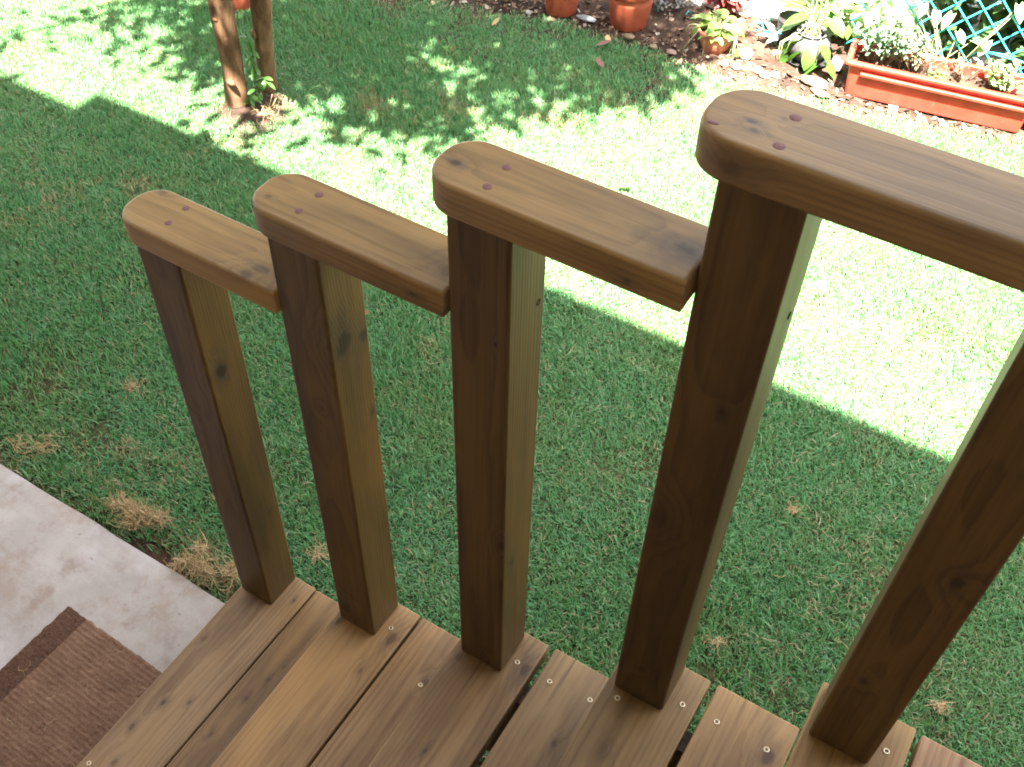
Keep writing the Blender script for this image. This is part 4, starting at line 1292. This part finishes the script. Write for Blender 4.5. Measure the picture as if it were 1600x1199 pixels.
# stones edging the bed
def stone_mat(name, c):
    t = NT(name); p = t.objco()
    a = t.noise(p, 30, 5, .65); b = t.noise(p, 110, 3, .6)
    t.principled(t.mix(t.ramp(a, .35, .65), [x * .62 for x in c], c), .9, t.bump(t.math('ADD', a, b), .6, .004), spec=.2); return t.m
ST_W, ST_T, ST_B = stone_mat('stone_white', (.50, .475, .44)), stone_mat('stone_tan', (.27, .19, .125)), stone_mat('stone_orange', (.33, .165, .07))
def stone(loc, size, mat, label, seed, rz=0):
    bm = bmesh.new(); bmesh.ops.create_icosphere(bm, subdivisions=3, radius=1)
    for v_ in bm.verts:
        k = 1 + .30 * mnoise.noise(v_.co * 1.3 + Vector((seed, 0, 0))) + .10 * mnoise.noise(v_.co * 4 + Vector((0, seed, 0)))
        c_ = v_.co * k
        v_.co = Vector((c_.x * size[0], c_.y * size[1], max(c_.z, -.7) * size[2]))
    o = obj('stone', bm, mat); o.location = loc; o.rotation_euler = (0, 0, rz)
    tag(o, label, 'stone', 'stones edging the bed')
    return o
stone((-.022, 3.075, -.145), (.026, .022, .028), ST_W, 'largest white stone beside the bowl pot', 1)
stone((-.026, 2.995, -.162), (.020, .016, .015), ST_W, 'white pebble in front of the largest white stone', 2)
stone((-.075, 2.99, -.162), (.016, .014, .014), ST_W, 'small white pebble directly in front of the bowl pot', 3)
stone((.012, 3.005, -.165), (.020, .016, .012), ST_B, 'small orange-brown stone at the grass edge', 4)
stone((.055, 3.02, -.162), (.021, .017, .014), ST_W, 'white stone in front of the dark gap by the jar', 5)
stone((.095, 3.005, -.164), (.026, .017, .014), ST_T, 'rounded tan stone in front of the jar saucer', 6, .3)
stone((.13, 3.03, -.164), (.018, .014, .012), ST_W, 'whitish stone touching the jar saucer', 7)
stone((.285, 3.06, -.158), (.060, .030, .014), ST_T, 'flat tan slab between jar and planter', 8, -.15)
stone((.322, 3.20, -.140), (.030, .028, .032), ST_W, 'pale block of stone at the planter end', 9)
stone((.33, 3.01, -.168), (.040, .018, .012), ST_T, 'low tan stone at the planter corner by the grass', 10, -.3)
stone((-.72, 2.99, -.160), (.045, .016, .012), stone_mat('stone_grey', (.34, .36, .36)), 'grey stone bar lying between the two shaded pots', 11, .1)
stone((-.50, 2.955, -.158), (.026, .014, .012), ST_T, 'tan stone at the foot of the tall shaded pot', 12, .2)
stone((-.96, 2.90, -.165), (.012, .010, .010), ST_W, 'white pebble at the lawn border in tree shade', 13)
stone((-1.10, 2.93, -.150), (.024, .020, .018), ST_T, 'tan stone in the bed left of the shaded pots', 14)
stone((-.30, 2.955, -.166), (.022, .016, .010), stone_mat('stone_pink', (.32, .21, .18)), 'pinkish stone on the bed edge left of the bowl pot', 15)
stone((-.38, 2.95, -.166), (.018, .015, .010), ST_T, 'low tan stone on the sunlit bed edge near the tree shade', 16)

# litter of chips and dead leaves over the bed
g = np.random.default_rng(77)
V, F, A = [], [], []
for i in range(2600):
    x = g.uniform(-1.9, 1.5); y = bed_y(x) + g.uniform(-.03, .62) if g.random() < .55 else bed_y(x) + g.uniform(-.03, .14)
    s = g.uniform(.004, .013) * (1.6 if g.random() < .12 else 1); a = g.uniform(0, 6.28); z = soil_z(x, y) + .003
    ca, sa = math.cos(a), math.sin(a); w = s * g.uniform(.3, .8)
    tl = g.normal(0, .35, 2) * s
    k0 = len(V)
    for u_, w_ in ((-s, -w * .6), (s * .8, -w), (s, w * .7), (-s * .7, w)):
        V.append((x + u_ * ca - w_ * sa, y + u_ * sa + w_ * ca, z + tl[0] * u_ / s + tl[1] * w_ / w + .002))
        A.append((g.random() if u_ == -s else A[-1][0], 0, 0, 1))
    F.append((k0, k0 + 1, k0 + 2, k0 + 3))
lt = NT('litter'); _a = lt.attr()
c_ = lt.mix(lt.ramp(_a[0], .0, .6), (.045, .026, .017), (.20, .125, .08)); c_ = lt.mix(lt.ramp(_a[0], .8, .9), c_, (.36, .30, .24))
lt.principled(c_, .85, spec=.2)
tag(pyobj('leaf_litter', V, F, lt.m, attr=A, smooth=False), 'dead leaf bits and wood chips strewn over the soil bed', 'leaf litter', kind='stuff')
